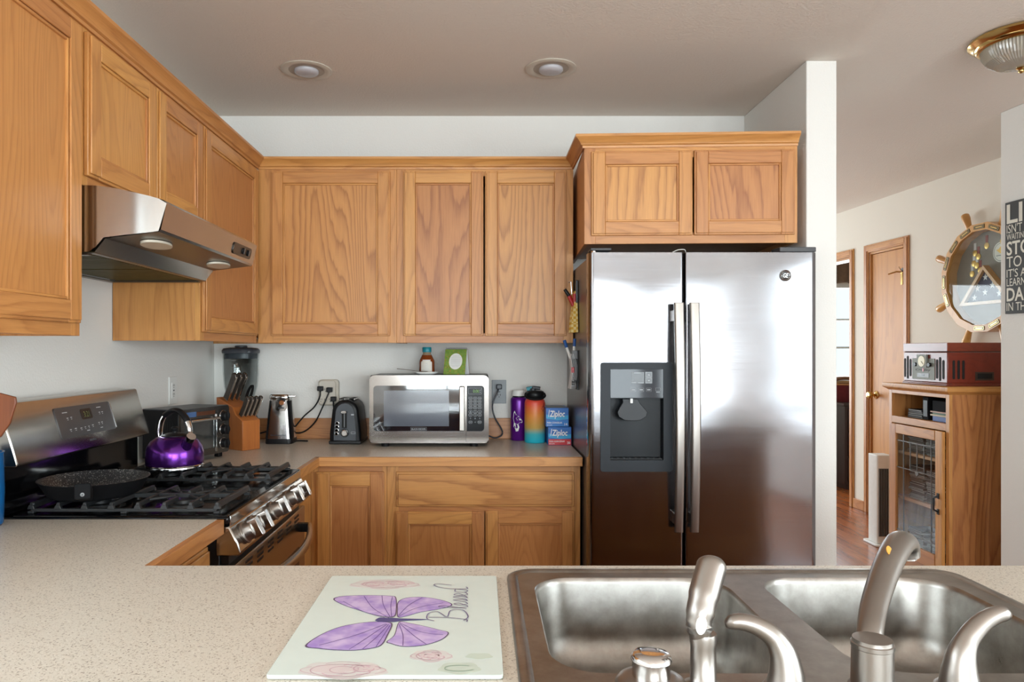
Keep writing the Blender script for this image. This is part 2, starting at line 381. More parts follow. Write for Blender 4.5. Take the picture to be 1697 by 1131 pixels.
#SECTION-CABINETS
UZ0, UZ1 = 1.395, 2.205
def cab_door(T, f, u0, u1, v0, v1, hm, st=0.056, name='door', local=False, pm=None):
    b = T.mb(local).fr(f); e = 0.007
    sv = random.random()
    for a, q in ((u0, u0 + st), (u1 - st, u1)):
        sd = random.random(); o0, o1 = (a + e, q) if a == u0 else (a, q - e)
        b.box(a, q, v0, v1, 0.001, 0.013, OZ, sd); b.box(o0, o1, v0 + e, v1 - e, 0.013, 0.019, OZ, sd)
    for a, q in ((v0, v0 + st), (v1 - st, v1)):
        sd = random.random(); o0, o1 = (a + e, q) if a == v0 else (a, q - e)
        b.box(u0 + st, u1 - st, a, q, 0.001, 0.013, hm, sd); b.box(u0 + st, u1 - st, o0, o1, 0.013, 0.019, hm, sd)
    k = 0.008
    for a, q, lo, hi, m in ((u0 + st, u0 + st + k, v0 + st, v1 - st, OZ), (u1 - st - k, u1 - st, v0 + st, v1 - st, OZ), (u0 + st + k, u1 - st - k, v0 + st, v0 + st + k, hm), (u0 + st + k, u1 - st - k, v1 - st - k, v1 - st, hm)):
        b.box(a, q, lo, hi, 0.001, 0.0145, m)
    d = T.part(b, name, bevel=0.0022)
    p = T.mb(local).fr(f); p.box(u0 + st + k - 0.001, u1 - st - k + 0.001, v0 + st + k - 0.001, v1 - st - k + 0.001, 0.002, 0.0085, pm or OP); T.part(p, 'panel', d)
    return d
def cab(T, f, u0, u1, v0, v1, depth, stiles, rails, hm, side=0.0, local=False, back=0.0):
    """carcass behind the face plane and a face frame of stiles (u0,u1) and rails (v0,v1)"""
    b = T.mb(local).fr(f)
    for x0, x1, y0, y1, n0, n1, m in ((u0, u0 + 0.016, v0, v1, -depth, -0.0195, OZ), (u1 - 0.016, u1, v0, v1, -depth, -0.0195, OZ), (u0 + 0.016, u1 - 0.016, v0 + 0.022, v0 + 0.036, -depth, -0.0195, hm),
                                      (u0 + 0.016, u1 - 0.016, v1 - 0.016, v1, -depth, -0.0195, hm), (u0 + 0.016, u1 - 0.016, v0 + 0.036, v1 - 0.016, -depth, -depth + 0.008, OZ)):
        b.box(x0, x1, y0, y1, n0, n1, m)
    T.part(b, 'body', bevel=0.001)
    b = T.mb(local).fr(f)
    for a, q in stiles: b.box(a, q, v0, v1, -0.019, 0, OZ)
    us = sorted(stiles)
    for i in range(len(us) - 1):
        for a, q in rails: b.box(us[i][1], us[i + 1][0], a, q, -0.019, 0, hm)
    T.part(b, 'face_frame', bevel=0.0008)
XF = -1.03                       # face plane of the left wall cabinets
dz0, dz1 = UZ0 + 0.032, 2.185
UL = FR(XF); dep = XF - XL - 0.002
T = Thing('upper_cabinet', 'oak wall cabinet nearest on the left, cut off by the photo edge', 'cabinet', (XL + 0.002, 1.40, UZ0))
cab(T, UL, 1.40, 1.868, UZ0, UZ1, dep, [(1.40, 1.44), (1.828, 1.868)], [(UZ0, UZ0 + 0.045), (UZ1 - 0.04, UZ1)], OY)
cab_door(T, UL, 1.415, 1.852, dz0, dz1, OY, pm=OPF)
T = Thing('upper_cabinet', 'short two-door oak cabinet directly above the steel range hood', 'cabinet', (XL + 0.002, 1.87, 1.786))
cab(T, UL, 1.87, 2.664, 1.786, UZ1, dep, [(1.87, 1.905), (2.629, 2.664)], [(1.786, 1.826), (UZ1 - 0.04, UZ1)], OY)
cab_door(T, UL, 1.884, 2.278, 1.812, dz1, OY, pm=OPF); cab_door(T, UL, 2.288, 2.655, 1.812, dz1, OY, pm=OPF)
T = Thing('upper_cabinet', 'tall narrow oak cabinet on the left wall between the range hood and the corner', 'cabinet', (XL + 0.002, 2.667, UZ0))
cab(T, UL, 2.667, 3.686, UZ0, UZ1, dep, [(2.667, 2.705), (3.29, 3.338)], [(UZ0, UZ0 + 0.045), (UZ1 - 0.04, UZ1)], OY)
b = T.mb().fr(UL); b.box(2.667, 2.683, UZ0 + 0.0, UZ1, -dep, -0.0195, OP, 0.41)
cab_door(T, UL, 2.678, 3.315, dz0, dz1, OY, pm=OPF)
DF = 3.36; UB = FB(DF)
def ux(p): return wx(p, DF - 0.019)
T = Thing('upper_cabinet', 'wide single-door oak wall cabinet above the can opener and toaster', 'cabinet', (-0.71, YB - 0.002, UZ0))
cab(T, UB, -1.028, -0.389, UZ0, UZ1, YB - DF - 0.002, [(-1.028, ux(452)), (ux(642), -0.389)], [(UZ0, UZ0 + 0.045), (UZ1 - 0.04, UZ1)], OX)
cab_door(T, UB, ux(448), ux(646), dz0, dz1, OX)
T = Thing('upper_cabinet', 'two-door oak wall cabinet above the microwave, beside the fridge', 'cabinet', (0.02, YB - 0.002, UZ0))
cab(T, UB, -0.3885, 0.426, UZ0, UZ1, YB - DF - 0.002, [(-0.3885, ux(672)), (ux(934), 0.426)], [(UZ0, UZ0 + 0.045), (UZ1 - 0.04, UZ1)], OX)
cab_door(T, UB, ux(668), ux(801), dz0, dz1, OX); cab_door(T, UB, ux(804), ux(939), dz0, dz1, OX)
# the deep cabinet over the fridge hangs a little askew: built in its own coordinates
T = FC = Thing('upper_cabinet', 'deep two-door oak cabinet above the steel fridge, hung slightly askew', 'cabinet', (0.428, 3.012, 1.80), R(-2.5))
LF = frame((0, 0, 0), (1, 0, 0), (0, 0, 1)); FW = 0.866; FH = 0.405
cab(T, LF, 0, FW, 0, FH, 0.66, [(0, 0.045), (FW - 0.05, FW)], [(0, 0.045), (FH - 0.05, FH)], OX, local=True)
b = T.mb(True); b.box(-0.0008, 0.001, 0.0, 0.66, 0, FH, OP)
cab_door(T, LF, 0.028, 0.440, 0.033, 0.380, OX, local=True); cab_door(T, LF, 0.447, FW - 0.014, 0.033, 0.380, OX, local=True)
# crown moulding, mitred round the run
def crown(b):
    prof = [(0.0005, 0), (0.007, 0), (0.009, 0.008), (0.016, 0.012), (0.018, 0.018), (0.030, 0.032), (0.036, 0.036), (0.040, 0.040), (0.040, 0.050), (0.0005, 0.050)]
    z = 2.196; A = FC.M @ Vector((0, 0, 0)); B = FC.M @ Vector((FW, 0, 0)); G = FC.M @ Vector((FW, 0.3, 0))
    path = [Vector((XF, 1.40)), Vector((XF, DF)), Vector((A.x, DF)), Vector((A.x, A.y)), Vector((B.x, B.y))]
    n = len(path); loops = []
    for i, p in enumerate(path):
        nn = []
        for q, r in ((i - 1, i), (i, i + 1)):
            if 0 <= q and r < n:
                d = (path[r] - path[q]).normalized(); nn.append(Vector((d.y, -d.x)))
        m = nn[0] if len(nn) == 1 else (nn[0] + nn[1]) / (1 + nn[0].dot(nn[1]))
        loops.append([(p.x + m.x * o, p.y + m.y * o, z + h) for o, h in prof])
    mats = [OY, OX, OY, OX]
    for i in range(n - 1): b.loft([loops[i], loops[i + 1]], mats[i])
single('crown_moulding', 'oak crown moulding running along the tops of the wall cabinets', 'moulding', (XF, DF, 2.196), crown, smooth=25)

# ---- worktops
CT = 0.914; LX = -0.69
def plate_top(T, outl, name, holes=()):
    b = T.mb(); b.plate([outl] + list(holes), CT - 0.0375, CT, LAM); return T.part(b, name, bevel=0.0)
SK = (0.05, 0.935, 0.885, 1.455)           # sink rim x0 x1 y0 y1
hole = rrect(SK[0] + 0.02, SK[1] - 0.02, SK[2] + 0.02, SK[3] - 0.02, 0.05)
T = Thing('worktop', 'pale speckled worktop in the foreground holding the sink and the butterfly board', 'worktop', (0, 1.0, CT - 0.0375))
plate_top(T, [(XL + 0.001, 0.55), (1.75, 0.55), (1.75, 1.498), (LX - 0.004, 1.498), (LX - 0.004, 1.912), (XL + 0.001, 1.912)], 'top', [hole])
b = T.mb(); b.box(LX - 0.004, LX + 0.015, 1.498, 1.912, CT - 0.0385, CT - 0.0006, OY); b.box(LX + 0.016, 1.75, 1.4981, 1.4995, CT - 0.0385, CT - 0.004, OX)
T.part(b, 'edge_strip', bevel=0.0015)
T = Thing('worktop', 'speckled worktop along the back wall carrying the microwave and toaster', 'worktop', (-0.4, 3.4, CT - 0.0375))
plate_top(T, [(XL + 0.001, 2.686), (LX - 0.004, 2.686), (LX - 0.004, 3.054), (0.424, 3.054), (0.424, YB - 0.001), (XL + 0.001, YB - 0.001)], 'top')
b = T.mb(); b.box(LX - 0.004, LX + 0.015, 2.686, 3.054, CT - 0.0385, CT - 0.0006, OY); b.box(LX - 0.004, 0.424, 3.035, 3.054, CT - 0.0385, CT - 0.0006, OX)
T.part(b, 'edge_strip', bevel=0.0015)
# ---- base cabinets
BT = CT - 0.039
def carcass(T, x0, x1, y0, y1, toe=0.1):
    b = T.mb(); t = 0.016
    for q in ((x0, x0 + t, y0, y1, FLO, BT, OZ), (x1 - t, x1, y0, y1, FLO, BT, OZ), (x0 + t, x1 - t, y0, y0 + t, FLO + toe, BT, OZ), (x0 + t, x1 - t, y1 - t, y1, FLO, BT, OZ), (x0 + t, x1 - t, y0 + t, y1 - t, FLO + toe, FLO + toe + t, OX)): b.box(*q)
    T.part(b, 'body', bevel=0.001)
BF = FB(3.085)
def bx(p): return wx(p, 3.066)
def drawer_front(T, f, u0, u1, v0, v1, m):
    b = T.mb().fr(f); sd = random.random(); b.box(u0, u1, v0, v1, 0.001, 0.011, m, sd); b.box(u0 + 0.009, u1 - 0.009, v0 + 0.009, v1 - 0.009, 0.011, 0.019, m, sd)
    return T.part(b, 'drawer', bevel=0.0025)
T = Thing('base_cabinet', 'oak base cabinet in the corner beside the gas range, one tall door', 'cabinet', (-0.9, 3.4, FLO))
carcass(T, XL + 0.002, bx(640), 3.105, YB - 0.002)
b = T.mb().fr(BF); v1 = BT - 0.001
for q in ((LX - 0.03, bx(527), 0.16, v1), (bx(633), bx(640), 0.16, v1)): b.box(*q, -0.019, 0, OZ)
b.box(bx(527), bx(633), v1 - 0.03, v1, -0.019, 0, OX); b.box(bx(527), bx(633), 0.16, 0.21, -0.019, 0, OX)
b.fr(FR(LX - 0.03)).box(2.688, 3.084, 0.16, v1, -0.019, 0, OZ)
T.part(b, 'face_frame', bevel=0.0008)
cab_door(T, BF, bx(523), bx(636), 0.19, wz(783, 3.066), OX, 0.058, pm=OPF)
T = Thing('base_cabinet', 'oak base cabinet below the microwave with a wide drawer over two doors', 'cabinet', (0, 3.4, FLO))
carcass(T, bx(640) + 0.001, 0.421, 3.105, YB - 0.002)
b = T.mb().fr(BF)
for q in ((bx(640) + 0.001, bx(660)), (bx(948), 0.421)): b.box(q[0], q[1], 0.16, v1, -0.019, 0, OZ)
for q in ((v1 - 0.03, v1), (wz(852, 3.07), wz(838, 3.07)), (0.16, 0.21)): b.box(bx(660), bx(948), q[0], q[1], -0.019, 0, OX)
T.part(b, 'face_frame', bevel=0.0008)
drawer_front(T, BF, bx(656), bx(952), wz(841, 3.066), wz(783, 3.066), OPX)
cab_door(T, BF, bx(655), bx(802.5), 0.19, wz(849, 3.066), OX, 0.052, pm=OPF); cab_door(T, BF, bx(804.5), bx(952), 0.19, wz(848, 3.066), OX, 0.052, pm=OPF)
T = Thing('base_cabinet', 'oak base cabinet under the speckled worktop, left of the gas range', 'cabinet', (-1.0, 1.7, FLO))
carcass(T, XL + 0.002, LX - 0.05, 1.497, 1.908)
LB = FR(LX - 0.03); b = T.mb().fr(LB)
for q in ((1.497, 1.53), (1.878, 1.908)): b.box(q[0], q[1], 0.16, v1, -0.019, 0, OZ)
for q in ((v1 - 0.03, v1), (0.66, 0.70), (0.16, 0.21)): b.box(1.53, 1.878, q[0], q[1], -0.019, 0, OY)
T.part(b, 'face_frame', bevel=0.0008)
drawer_front(T, LB, 1.518, 1.892, 0.69, 0.848, OY); cab_door(T, LB, 1.518, 1.892, 0.19, 0.67, OY)
T = Thing('base_cabinet', 'oak sink base cabinet under the foreground worktop', 'cabinet', (0.2, 1.1, FLO))
carcass(T, XL + 0.004, 1.70, 0.64, 1.45)
PF = frame((0, 1.4505, 0), (-1, 0, 0), (0, 0, 1))
for i in range(4):
    u = -1.66 + i * 0.58; cab_door(T, PF, u, u + 0.565, 0.19, 0.86, OX)
#SECTION-FRIDGE
FD = 2.885; fx = lambda p: wx(p, FD); fz = lambda p: wz(p, FD)
T = Thing('refrigerator', 'stainless steel side by side fridge with a dark water dispenser', 'fridge', (0.88, 3.3, FLO))
b = T.mb(); b.box(0.432, 1.322, 2.956, 3.655, FLO + 0.02, 1.735, FSIDE); T.part(b, 'body', bevel=0.006)
b = T.mb()
for x in (0.47, 1.28):
    for y in (3.0, 3.6): b = T.mb(); b.lathe([(0.02, 0), (0.02, 0.025)], BLACK, (x, y, FLO), 12); T.part(b, 'foot')
b = T.mb(); b.box(0.44, 1.31, 2.95, 2.956, FLO + 0.02, FLO + 0.12, BLACK); T.part(b, 'base_grille')
dzs = (FLO + 0.13, 1.7485)
def fdoor(x0, x1, rl, rr, hole=None):
    """door with rounded front corners; the flat front may be cut by a rectangular hole (x0,x1,z0,z1)"""
    b = T.mb(); y0, y1 = FD, 2.952; out = []
    for i in range(7):
        a = R(90 * i / 6); out.append((x0 + rl - rl * math.cos(a), y0 + rl - rl * math.sin(a)))
    out2 = []
    for i in range(7):
        a = R(90 * i / 6); out2.append((x1 - rr + rr * math.sin(a), y0 + rr - rr * math.cos(a)))
    chain = [(x0, y1)] + out; chain2 = out2 + [(x1, y1)]
    z0, z1 = dzs
    b.loft([[(x, y, z0) for x, y in chain], [(x, y, z1) for x, y in chain]], FRIDGE, False, False, closed=False)
    b.loft([[(x, y, z0) for x, y in chain2], [(x, y, z1) for x, y in chain2]], FRIDGE, False, False, closed=False)
    ring = chain + chain2
    for z in (z0, z1): b.add([(x, y, z) for x, y in ring], [tuple(range(len(ring)))], FRIDGE)
    b.add([(x0, y1, z0), (x1, y1, z0), (x1, y1, z1), (x0, y1, z1)], [(0, 1, 2, 3)], FRIDGE)
    xa, xb = x0 + rl, x1 - rr
    if hole:
        h = hole; xs = [xa, h[0], h[1], xb]; zs = [z0, h[2], h[3], z1]
        vs = [(x, y0, z) for z in zs for x in xs]; fs = [(r * 4 + k, r * 4 + k + 1, r * 4 + k + 5, r * 4 + k + 4) for r in range(3) for k in range(3) if (r, k) != (1, 1)]
        b.add(vs, fs, FRIDGE)
    else: b.add([(xa, y0, z0), (xb, y0, z0), (xb, y0, z1), (xa, y0, z1)], [(0, 1, 2, 3)], FRIDGE)
    return b
DP = (fx(997), fx(1112), fz(780), fz(603))
ld = T.part(fdoor(0.428, fx(1132), 0.022, 0.008, DP), 'door'); rd = T.part(fdoor(fx(1136), fx(1355), 0.008, 0.022), 'door')
# dispenser: bezel, touch panel, recess with paddle and tray
b = T.mb(); BZ = plain('dispenser_bezel', c(46, 50, 55), 0.45, spec=0.2); IN = plain('dispenser_recess', c(26, 30, 34), 0.4, spec=0.25); PNL = plain('dispenser_panel', c(50, 54, 60), 0.06, spec=0.25)
RC = (fx(1011), fx(1099), fz(763), fz(661))
b.fr(FB(FD)); b.plate([rrect(fx(995), fx(1114), fz(782), fz(601), 0.010), [(RC[0], RC[2]), (RC[1], RC[2]), (RC[1], fz(612)), (RC[0], fz(612))]], 0.0, 0.006, BZ)
T.part(b, 'dispenser_bezel', ld, 0.002)
b = T.mb().fr(FB(FD)); b.box(RC[0], RC[1], fz(660), fz(612), -0.006, 0.0045, PNL)
bz = T.part(b, 'dispenser_panel', ld, 0.001)
LBL = plain('panel_print', c(176, 180, 184), 0.5); DK = plain('panel_dark', c(22, 24, 28), 0.2)
b = T.mb().fr(FB(FD)); n = 0.0047
b.box(fx(1046), fx(1067), fz(636), fz(617), n, n + 0.0006, DK); b.box(fx(1068.5), fx(1080.5), fz(636), fz(616.5), n, n + 0.0006, DK)
def outline(b, x0, x1, z0, z1, t, n, m):
    b.box(x0, x1, z0, z0 + t, n, n + 0.0004, m); b.box(x0, x1, z1 - t, z1, n, n + 0.0004, m); b.box(x0, x0 + t, z0 + t, z1 - t, n, n + 0.0004, m); b.box(x1 - t, x1, z0 + t, z1 - t, n, n + 0.0004, m)
for y in (617.5, 627): outline(b, fx(1070), fx(1079.5), fz(y + 8), fz(y), 0.0005, n + 0.0006, LBL)
b.fr(FB(FD)); 
for y, s in ((621.5, 1), (631, -1)): b.prism([(fx(1072.5), fz(y) - s * 0.0025), (fx(1077), fz(y) - s * 0.0025), (fx(1074.7), fz(y) + s * 0.0025)][::s], n + 0.0006, n + 0.001, LBL)
for x in (1045, 1058, 1070.5): outline(b, fx(x), fx(x + 8.5), fz(649), fz(643.5), 0.0004, n, LBL); b.box(fx(x + 1.5), fx(x + 7), fz(647), fz(645.6), n, n + 0.0004, LBL)
outline(b, fx(1086), fx(1094), fz(648), fz(643), 0.0004, n, LBL); b.box(fx(1087), fx(1093), fz(650.6), fz(649.6), n, n + 0.0004, LBL)
b.box(fx(1050), fx(1061), fz(618.8), fz(618), n + 0.0006, n + 0.001, LBL); b.box(fx(1046), fx(1054), fz(635), fz(634.2), n + 0.0006, n + 0.001, LBL); b.box(fx(1057), fx(1066), fz(635), fz(634.2), n + 0.0006, n + 0.001, LBL)
T.part(b, 'control_marks', bz)
b = T.mb().fr(FB(FD)); x0, x1, z0, z1 = RC; dp = -0.058
b.box(x0 - 0.004, x0, z0, z1, dp, 0.0, IN); b.box(x1, x1 + 0.004, z0, z1, dp, 0.0, IN); b.box(x0, x1, z1, z1 + 0.004, dp, -0.007, IN); b.box(x0, x1, z0 - 0.004, z0, dp, 0.0, IN)
arc = [(x0 + (x1 - x0) * i / 12, dp - 0.002 + 0.014 * (1 - math.sin(PI * i / 12))) for i in range(13)]
vs = [(u, z, n_) for z in (z0, z1) for u, n_ in arc]; b.add(vs, [(i, i + 1, i + 14, i + 13) for i in range(12)], IN)
T.part(b, 'dispenser_recess', ld)
b = T.mb().fr(FB(FD)); PD = plain('paddle', c(48, 50, 53), 0.4, spec=0.3)
w_ = lambda p: fx(p); pts = [(w_(1033), fz(662)), (w_(1059), fz(662)), (w_(1063), fz(670)), (w_(1071), fz(679)), (w_(1075), fz(684)), (w_(1073), fz(692)), (w_(1063), fz(698)), (w_(1050), fz(699)), (w_(1037), fz(698)), (w_(1027), fz(692)), (w_(1025), fz(684)), (w_(1028), fz(678)), (w_(1034), fz(668))]
b.prism(pts, -0.030, -0.020, PD); T.part(b, 'paddle', ld, 0.002)
b = T.mb().fr(FB(FD)); b.box(fx(1045.5), fx(1050), fz(669), fz(661), -0.018, -0.012, WHITE); T.part(b, 'spout', ld, 0.001)
tb = T.mb(); tb.box(x0 + 0.002, x1 - 0.002, FD + 0.006, FD + 0.050, z0 + 0.0005, z0 + 0.006, BLACK)
for i in range(9): xx = x0 + 0.01 + i * (x1 - x0 - 0.02) / 8; tb.box(xx - 0.003, xx + 0.003, FD + 0.010, FD + 0.046, z0 + 0.006, z0 + 0.0075, CHAR)
T.part(tb, 'drip_tray', ld)
def handle(x, par):
    zt, zb = fz(503), fz(878); b = T.mb(); L = []
    for i in range(13):
        t = i / 12; z = zt + (zb - zt) * t; bow = 0.045 + 0.022 * math.sin(PI * t); wd = 0.0195 - 0.003 * t
        L.append([(x + q[0], FD - bow + q[1], z) for q in rrect(-wd, wd, -0.011, 0.011, 0.008, 4)])
    b.loft(L, NICKEL)
    for z in (zt - 0.05, zb + 0.05): b.box(x - 0.014, x + 0.014, FD - 0.048, FD + 0.001, z - 0.022, z + 0.022, NICKEL)
    T.part(b, 'handle', par, 0.002, smooth=50)
handle(wx(1126, 2.83), ld); handle(wx(1152, 2.83), rd)
b = T.mb().fr(FB(FD) @ Matrix.Translation((fx(1301.5), fz(457), 0)))
b.lathe([(0.001, 0.0005), (0.0225, 0.0005), (0.0225, 0.003), (0.020, 0.004), (0.019, 0.0035), (0.001, 0.0035)], plain('badge_black', c(30, 30, 32), 0.3), seg=32)
b.lathe([(0.0205, 0.0036), (0.0218, 0.0042), (0.0225, 0.0036)], CHROME, seg=32, cap0=False, cap1=False)
b.lathe([(0.0150, 0.0036), (0.0158, 0.0042), (0.0166, 0.0036)], CHROME, seg=32, cap0=False, cap1=False)
for k in range(4):
    a = R(45 + 90 * k); b.tube([(0.0165 * math.cos(a + q), 0.0165 * math.sin(a + q), 0.0038) if q else (0.0188 * math.cos(a), 0.0188 * math.sin(a), 0.0040) for q in (-0.35, 0, 0.35)], 0.0007, CHROME, 5)
b.text('GE', -0.0105, 0.0105, -0.0085, 0.0085, 0.0038, CHROME, shear=0.25, bold=0.01)
T.part(b, 'badge', rd)
b = T.mb(); HG = plain('hinge_grey', c(70, 70, 72), 0.5)
b.box(1.19, 1.335, FD + 0.012, FD + 0.10, 1.752, 1.772, HG); b.lathe([(0.012, 0), (0.012, 0.012)], CHROME, (1.318, FD + 0.03, 1.7485), 14)
b.box(1.20, 1.30, FD + 0.07, FD + 0.14, 1.735, 1.752, HG); T.part(b, 'hinge_cover', bevel=0.003); b = T.mb()
b.box(0.437, 0.52, FD + 0.012, FD + 0.10, 1.758, 1.768, HG); b.lathe([(0.011, 0), (0.011, 0.020)], CHROME, (0.452, FD + 0.03, 1.7485), 14); b.box(0.46, 0.52, FD + 0.07, FD + 0.14, 1.735, 1.758, HG)
T.part(b, 'hinge_cover', bevel=0.003)
b = T.mb(); b.tube(bez([(0.765, FD + 0.02, 1.752), (0.785, FD + 0.012, 1.760), (0.81, FD + 0.012, 1.761), (0.82, FD + 0.03, 1.752)], 5), 0.0016, WHITE, 6); T.part(b, 'door_wire')
#SECTION-HOOD
T = Thing('range_hood', 'stainless under-cabinet range hood with curved front, above the gas range', 'range hood', (XL + 0.002, 2.27, 1.60))
Y0, Y1 = 1.887, 2.648
prof = [(XL + 0.002, 1.785), (-1.03, 1.785), (-0.99, 1.783), (-0.94, 1.776), (-0.89, 1.765), (-0.85, 1.756), (-0.822, 1.748), (-0.815, 1.740), (-0.830, 1.672), (-0.836, 1.666)]
inner = [(-0.974, 1.649), (-1.002, 1.613), (XL + 0.002, 1.606)]
b = T.mb(); n = len(prof)
for i in range(n - 1): b.add([(*prof[i][:1], Y0, prof[i][1]), (*prof[i + 1][:1], Y0, prof[i + 1][1]), (*prof[i + 1][:1], Y1, prof[i + 1][1]), (*prof[i][:1], Y1, prof[i][1])], [(0, 1, 2, 3)], STEEL)
full = prof + inner
b.add([(x, Y1, z) for x, z in full], [tuple(range(len(full)))], STEELX)
def ztop(x):
    for (xa, za), (xb, zb2) in zip(prof, prof[1:]):
        if xa <= x <= xb: return za + (zb2 - za) * (x - xa) / (xb - xa + 1e-9)
    return prof[7][1]
def zbot(x):
    P = [prof[7], prof[8], prof[9]] + inner
    P = sorted(P)
    for (xa, za), (xb, zb2) in zip(P, P[1:]):
        if xa <= x <= xb: return za + (zb2 - za) * (x - xa) / (xb - xa + 1e-9)
    return P[-1][1]
xs_ = [XL + 0.002, -1.20, -1.09] + [-1.09 + (1.09 - 0.815) * i / 14 for i in range(1, 15)]
def bow(x): t = max(0.0, (x + 1.09) / 0.275); return Y0 - 0.013 * 4 * t * (1 - t)
cols = []
for x in xs_:
    z0_, z1_ = zbot(x), ztop(x)
    cols.append([(x, bow(x), z0_ + (z1_ - z0_) * k) for k in (0, 1)])
b.loft(cols, STEELX, False, False, closed=False)
ho = T.part(b, 'canopy', smooth=40)
b = T.mb(); UND = plain('hood_underside', c(112, 104, 92), 0.32, 0.9); FIL = plain('grease_filter', c(120, 112, 70), 0.4, 0.8, 0.3)
b.add([(-0.836, Y0, 1.666), (-0.974, Y0, 1.649), (-0.974, Y1, 1.649), (-0.836, Y1, 1.666)], [(0, 1, 2, 3)], UND)
b.add([(-0.974, Y0, 1.649), (-1.002, Y0, 1.613), (-1.002, Y1, 1.613), (-0.974, Y1, 1.649)], [(0, 1, 2, 3)], STEEL)
b.box(-1.02, -1.002, Y0, Y1, 1.6105, 1.613, UND); b.box(XL + 0.002, XL + 0.03, Y0, Y1, 1.606, 1.609, UND); b.box(XL + 0.03, -1.02, Y0, Y0 + 0.02, 1.606, 1.612, UND); b.box(XL + 0.03, -1.02, Y1 - 0.02, Y1, 1.606, 1.612, UND)
T.part(b, 'underside', smooth=20)
for a, q in ((Y0 + 0.022, (Y0 + Y1) / 2 - 0.01), ((Y0 + Y1) / 2 + 0.01, Y1 - 0.022)):
    b = T.mb(); b.box(XL + 0.031, -1.021, a, q, 1.614, 1.624, FIL)
    for i in range(22): y = a + 0.008 + (q - a - 0.016) * i / 21; b.box(XL + 0.04, -1.03, y - 0.003, y + 0.003, 1.6115, 1.614, FIL)
    T.part(b, 'grease_filter')
LENS = plain('hood_lens', c(214, 206, 188), 0.25)
for y in (2.03, 2.51):
    b = T.mb(); b.fr(frame((-0.905, y, 1.6565), (0.138, 0, 0.017), (0, -1, 0))); b.plate([ell(0, 0, 0.033, 0.070, 28)], 0.0005, 0.007, LENS); T.part(b, 'lamp_lens', bevel=0.002)
sl = frame((-0.815, 2.27, 1.740), (0, 1, 0), (0.015, 0, 0.068))
b = T.mb().fr(sl); b.plate([rrect(0.145, 0.325, -0.058, -0.020, 0.014)], 0.0006, 0.004, plain('switch_plate', c(60, 48, 38), 0.35)); T.part(b, 'switch_plate', ho, 0.001)
for u in (0.235, 0.285):
    b = T.mb().fr(sl @ Matrix.Translation((u, -0.039, 0.004))); b.lathe([(0.011, 0), (0.011, 0.004), (0.007, 0.006), (0.001, 0.006)], BLACK, seg=18); b.box(-0.0012, 0.0012, -0.009, 0.009, 0.006, 0.0068, GREY); T.part(b, 'knob', ho)
#SECTION-RANGE
T = Thing('gas_range', 'stainless steel gas range with five front knobs and a slanted control backguard', 'stove', (-1.0, 2.297, FLO))
RY0, RY1 = 1.917, 2.681; RX1 = -0.667
BLK = plain('range_black', c(20, 21, 23), 0.3)
b = T.mb(); b.box(XL + 0.02, -0.69, RY0 + 0.003, RY1 - 0.003, FLO + 0.02, 0.898, BLK); T.part(b, 'body', bevel=0.002)
b = T.mb(); b.box(XL + 0.06, RX1, RY0, RY1, 0.899, 0.917, BLACKG)
for q in ((-1.235, RX1, RY0, RY0 + 0.02), (-1.235, RX1, RY1 - 0.02, RY1), (-1.235, -1.21, RY0 + 0.02, RY1 - 0.02), (RX1 - 0.03, RX1, RY0 + 0.02, RY1 - 0.02)): b.box(*q, 0.917, 0.922, BLACKG)
ct = T.part(b, 'cooktop', bevel=0.003)
b = T.mb(); b.box(RX1, RX1 + 0.004, RY0 + 0.012, RY1 - 0.004, 0.893, 0.919, STEEL); T.part(b, 'cooktop_trim', bevel=0.001)
# grates
def grate(y0, y1):
    b = T.mb(); x0, x1 = -1.20, -0.705; zt = 0.952
    for x in (x0, x1): b.box(x - 0.006, x + 0.006, y0, y1, 0.936, zt - 0.002, IRON)
    for y in (y0, y1): b.box(x0, x1, y - 0.005, y + 0.005, 0.927, 0.936, IRON)
    for i in range(8):
        x = x0 + (x1 - x0) * i / 7; cut = i in (2, 5)
        for a, q in (((y0 - 0.005, y0 + 0.085), (y1 - 0.085, y1 + 0.005)) if cut else ((y0 - 0.005, y1 + 0.005),)): 
            b.loft([[(x - 0.006, a, 0.940), (x + 0.006, a, 0.940), (x + 0.004, a + 0.004, zt), (x - 0.004, a + 0.004, zt)], [(x - 0.006, q, 0.940), (x + 0.006, q, 0.940), (x + 0.004, q - 0.004, zt), (x - 0.004, q - 0.004, zt)]], IRON)
        for y in (y0, y1): b.loft([[(x - 0.010, y - 0.006, 0.934), (x + 0.010, y - 0.006, 0.934), (x + 0.010, y + 0.006, 0.934), (x - 0.010, y + 0.006, 0.934)], [(x - 0.006, y - 0.005, 0.945), (x + 0.006, y - 0.005, 0.945), (x + 0.006, y + 0.005, 0.945), (x - 0.006, y + 0.005, 0.945)]], IRON)
    for x in (x0, (x0 + x1) / 2, x1):
        for y in (y0, y1): b.box(x - 0.008, x + 0.008, y - 0.007, y + 0.007, 0.9225, 0.93, IRON)
    ym = (y0 + y1) / 2
    b.box(x0, x1, ym - 0.005, ym + 0.005, 0.940, zt, IRON)
    for xc in (-1.08, -0.84):
        for k in range(4):
            a = R(45 + 90 * k); b.tube([(xc + 0.028 * math.cos(a), ym + 0.028 * math.sin(a), 0.948), (xc + 0.10 * math.cos(a), ym + 0.10 * math.sin(a), 0.948)], 0.0045, IRON, 6)
    T.part(b, 'grate', ct, 0.0012)
grate(1.945, 2.195); grate(2.405, 2.655)
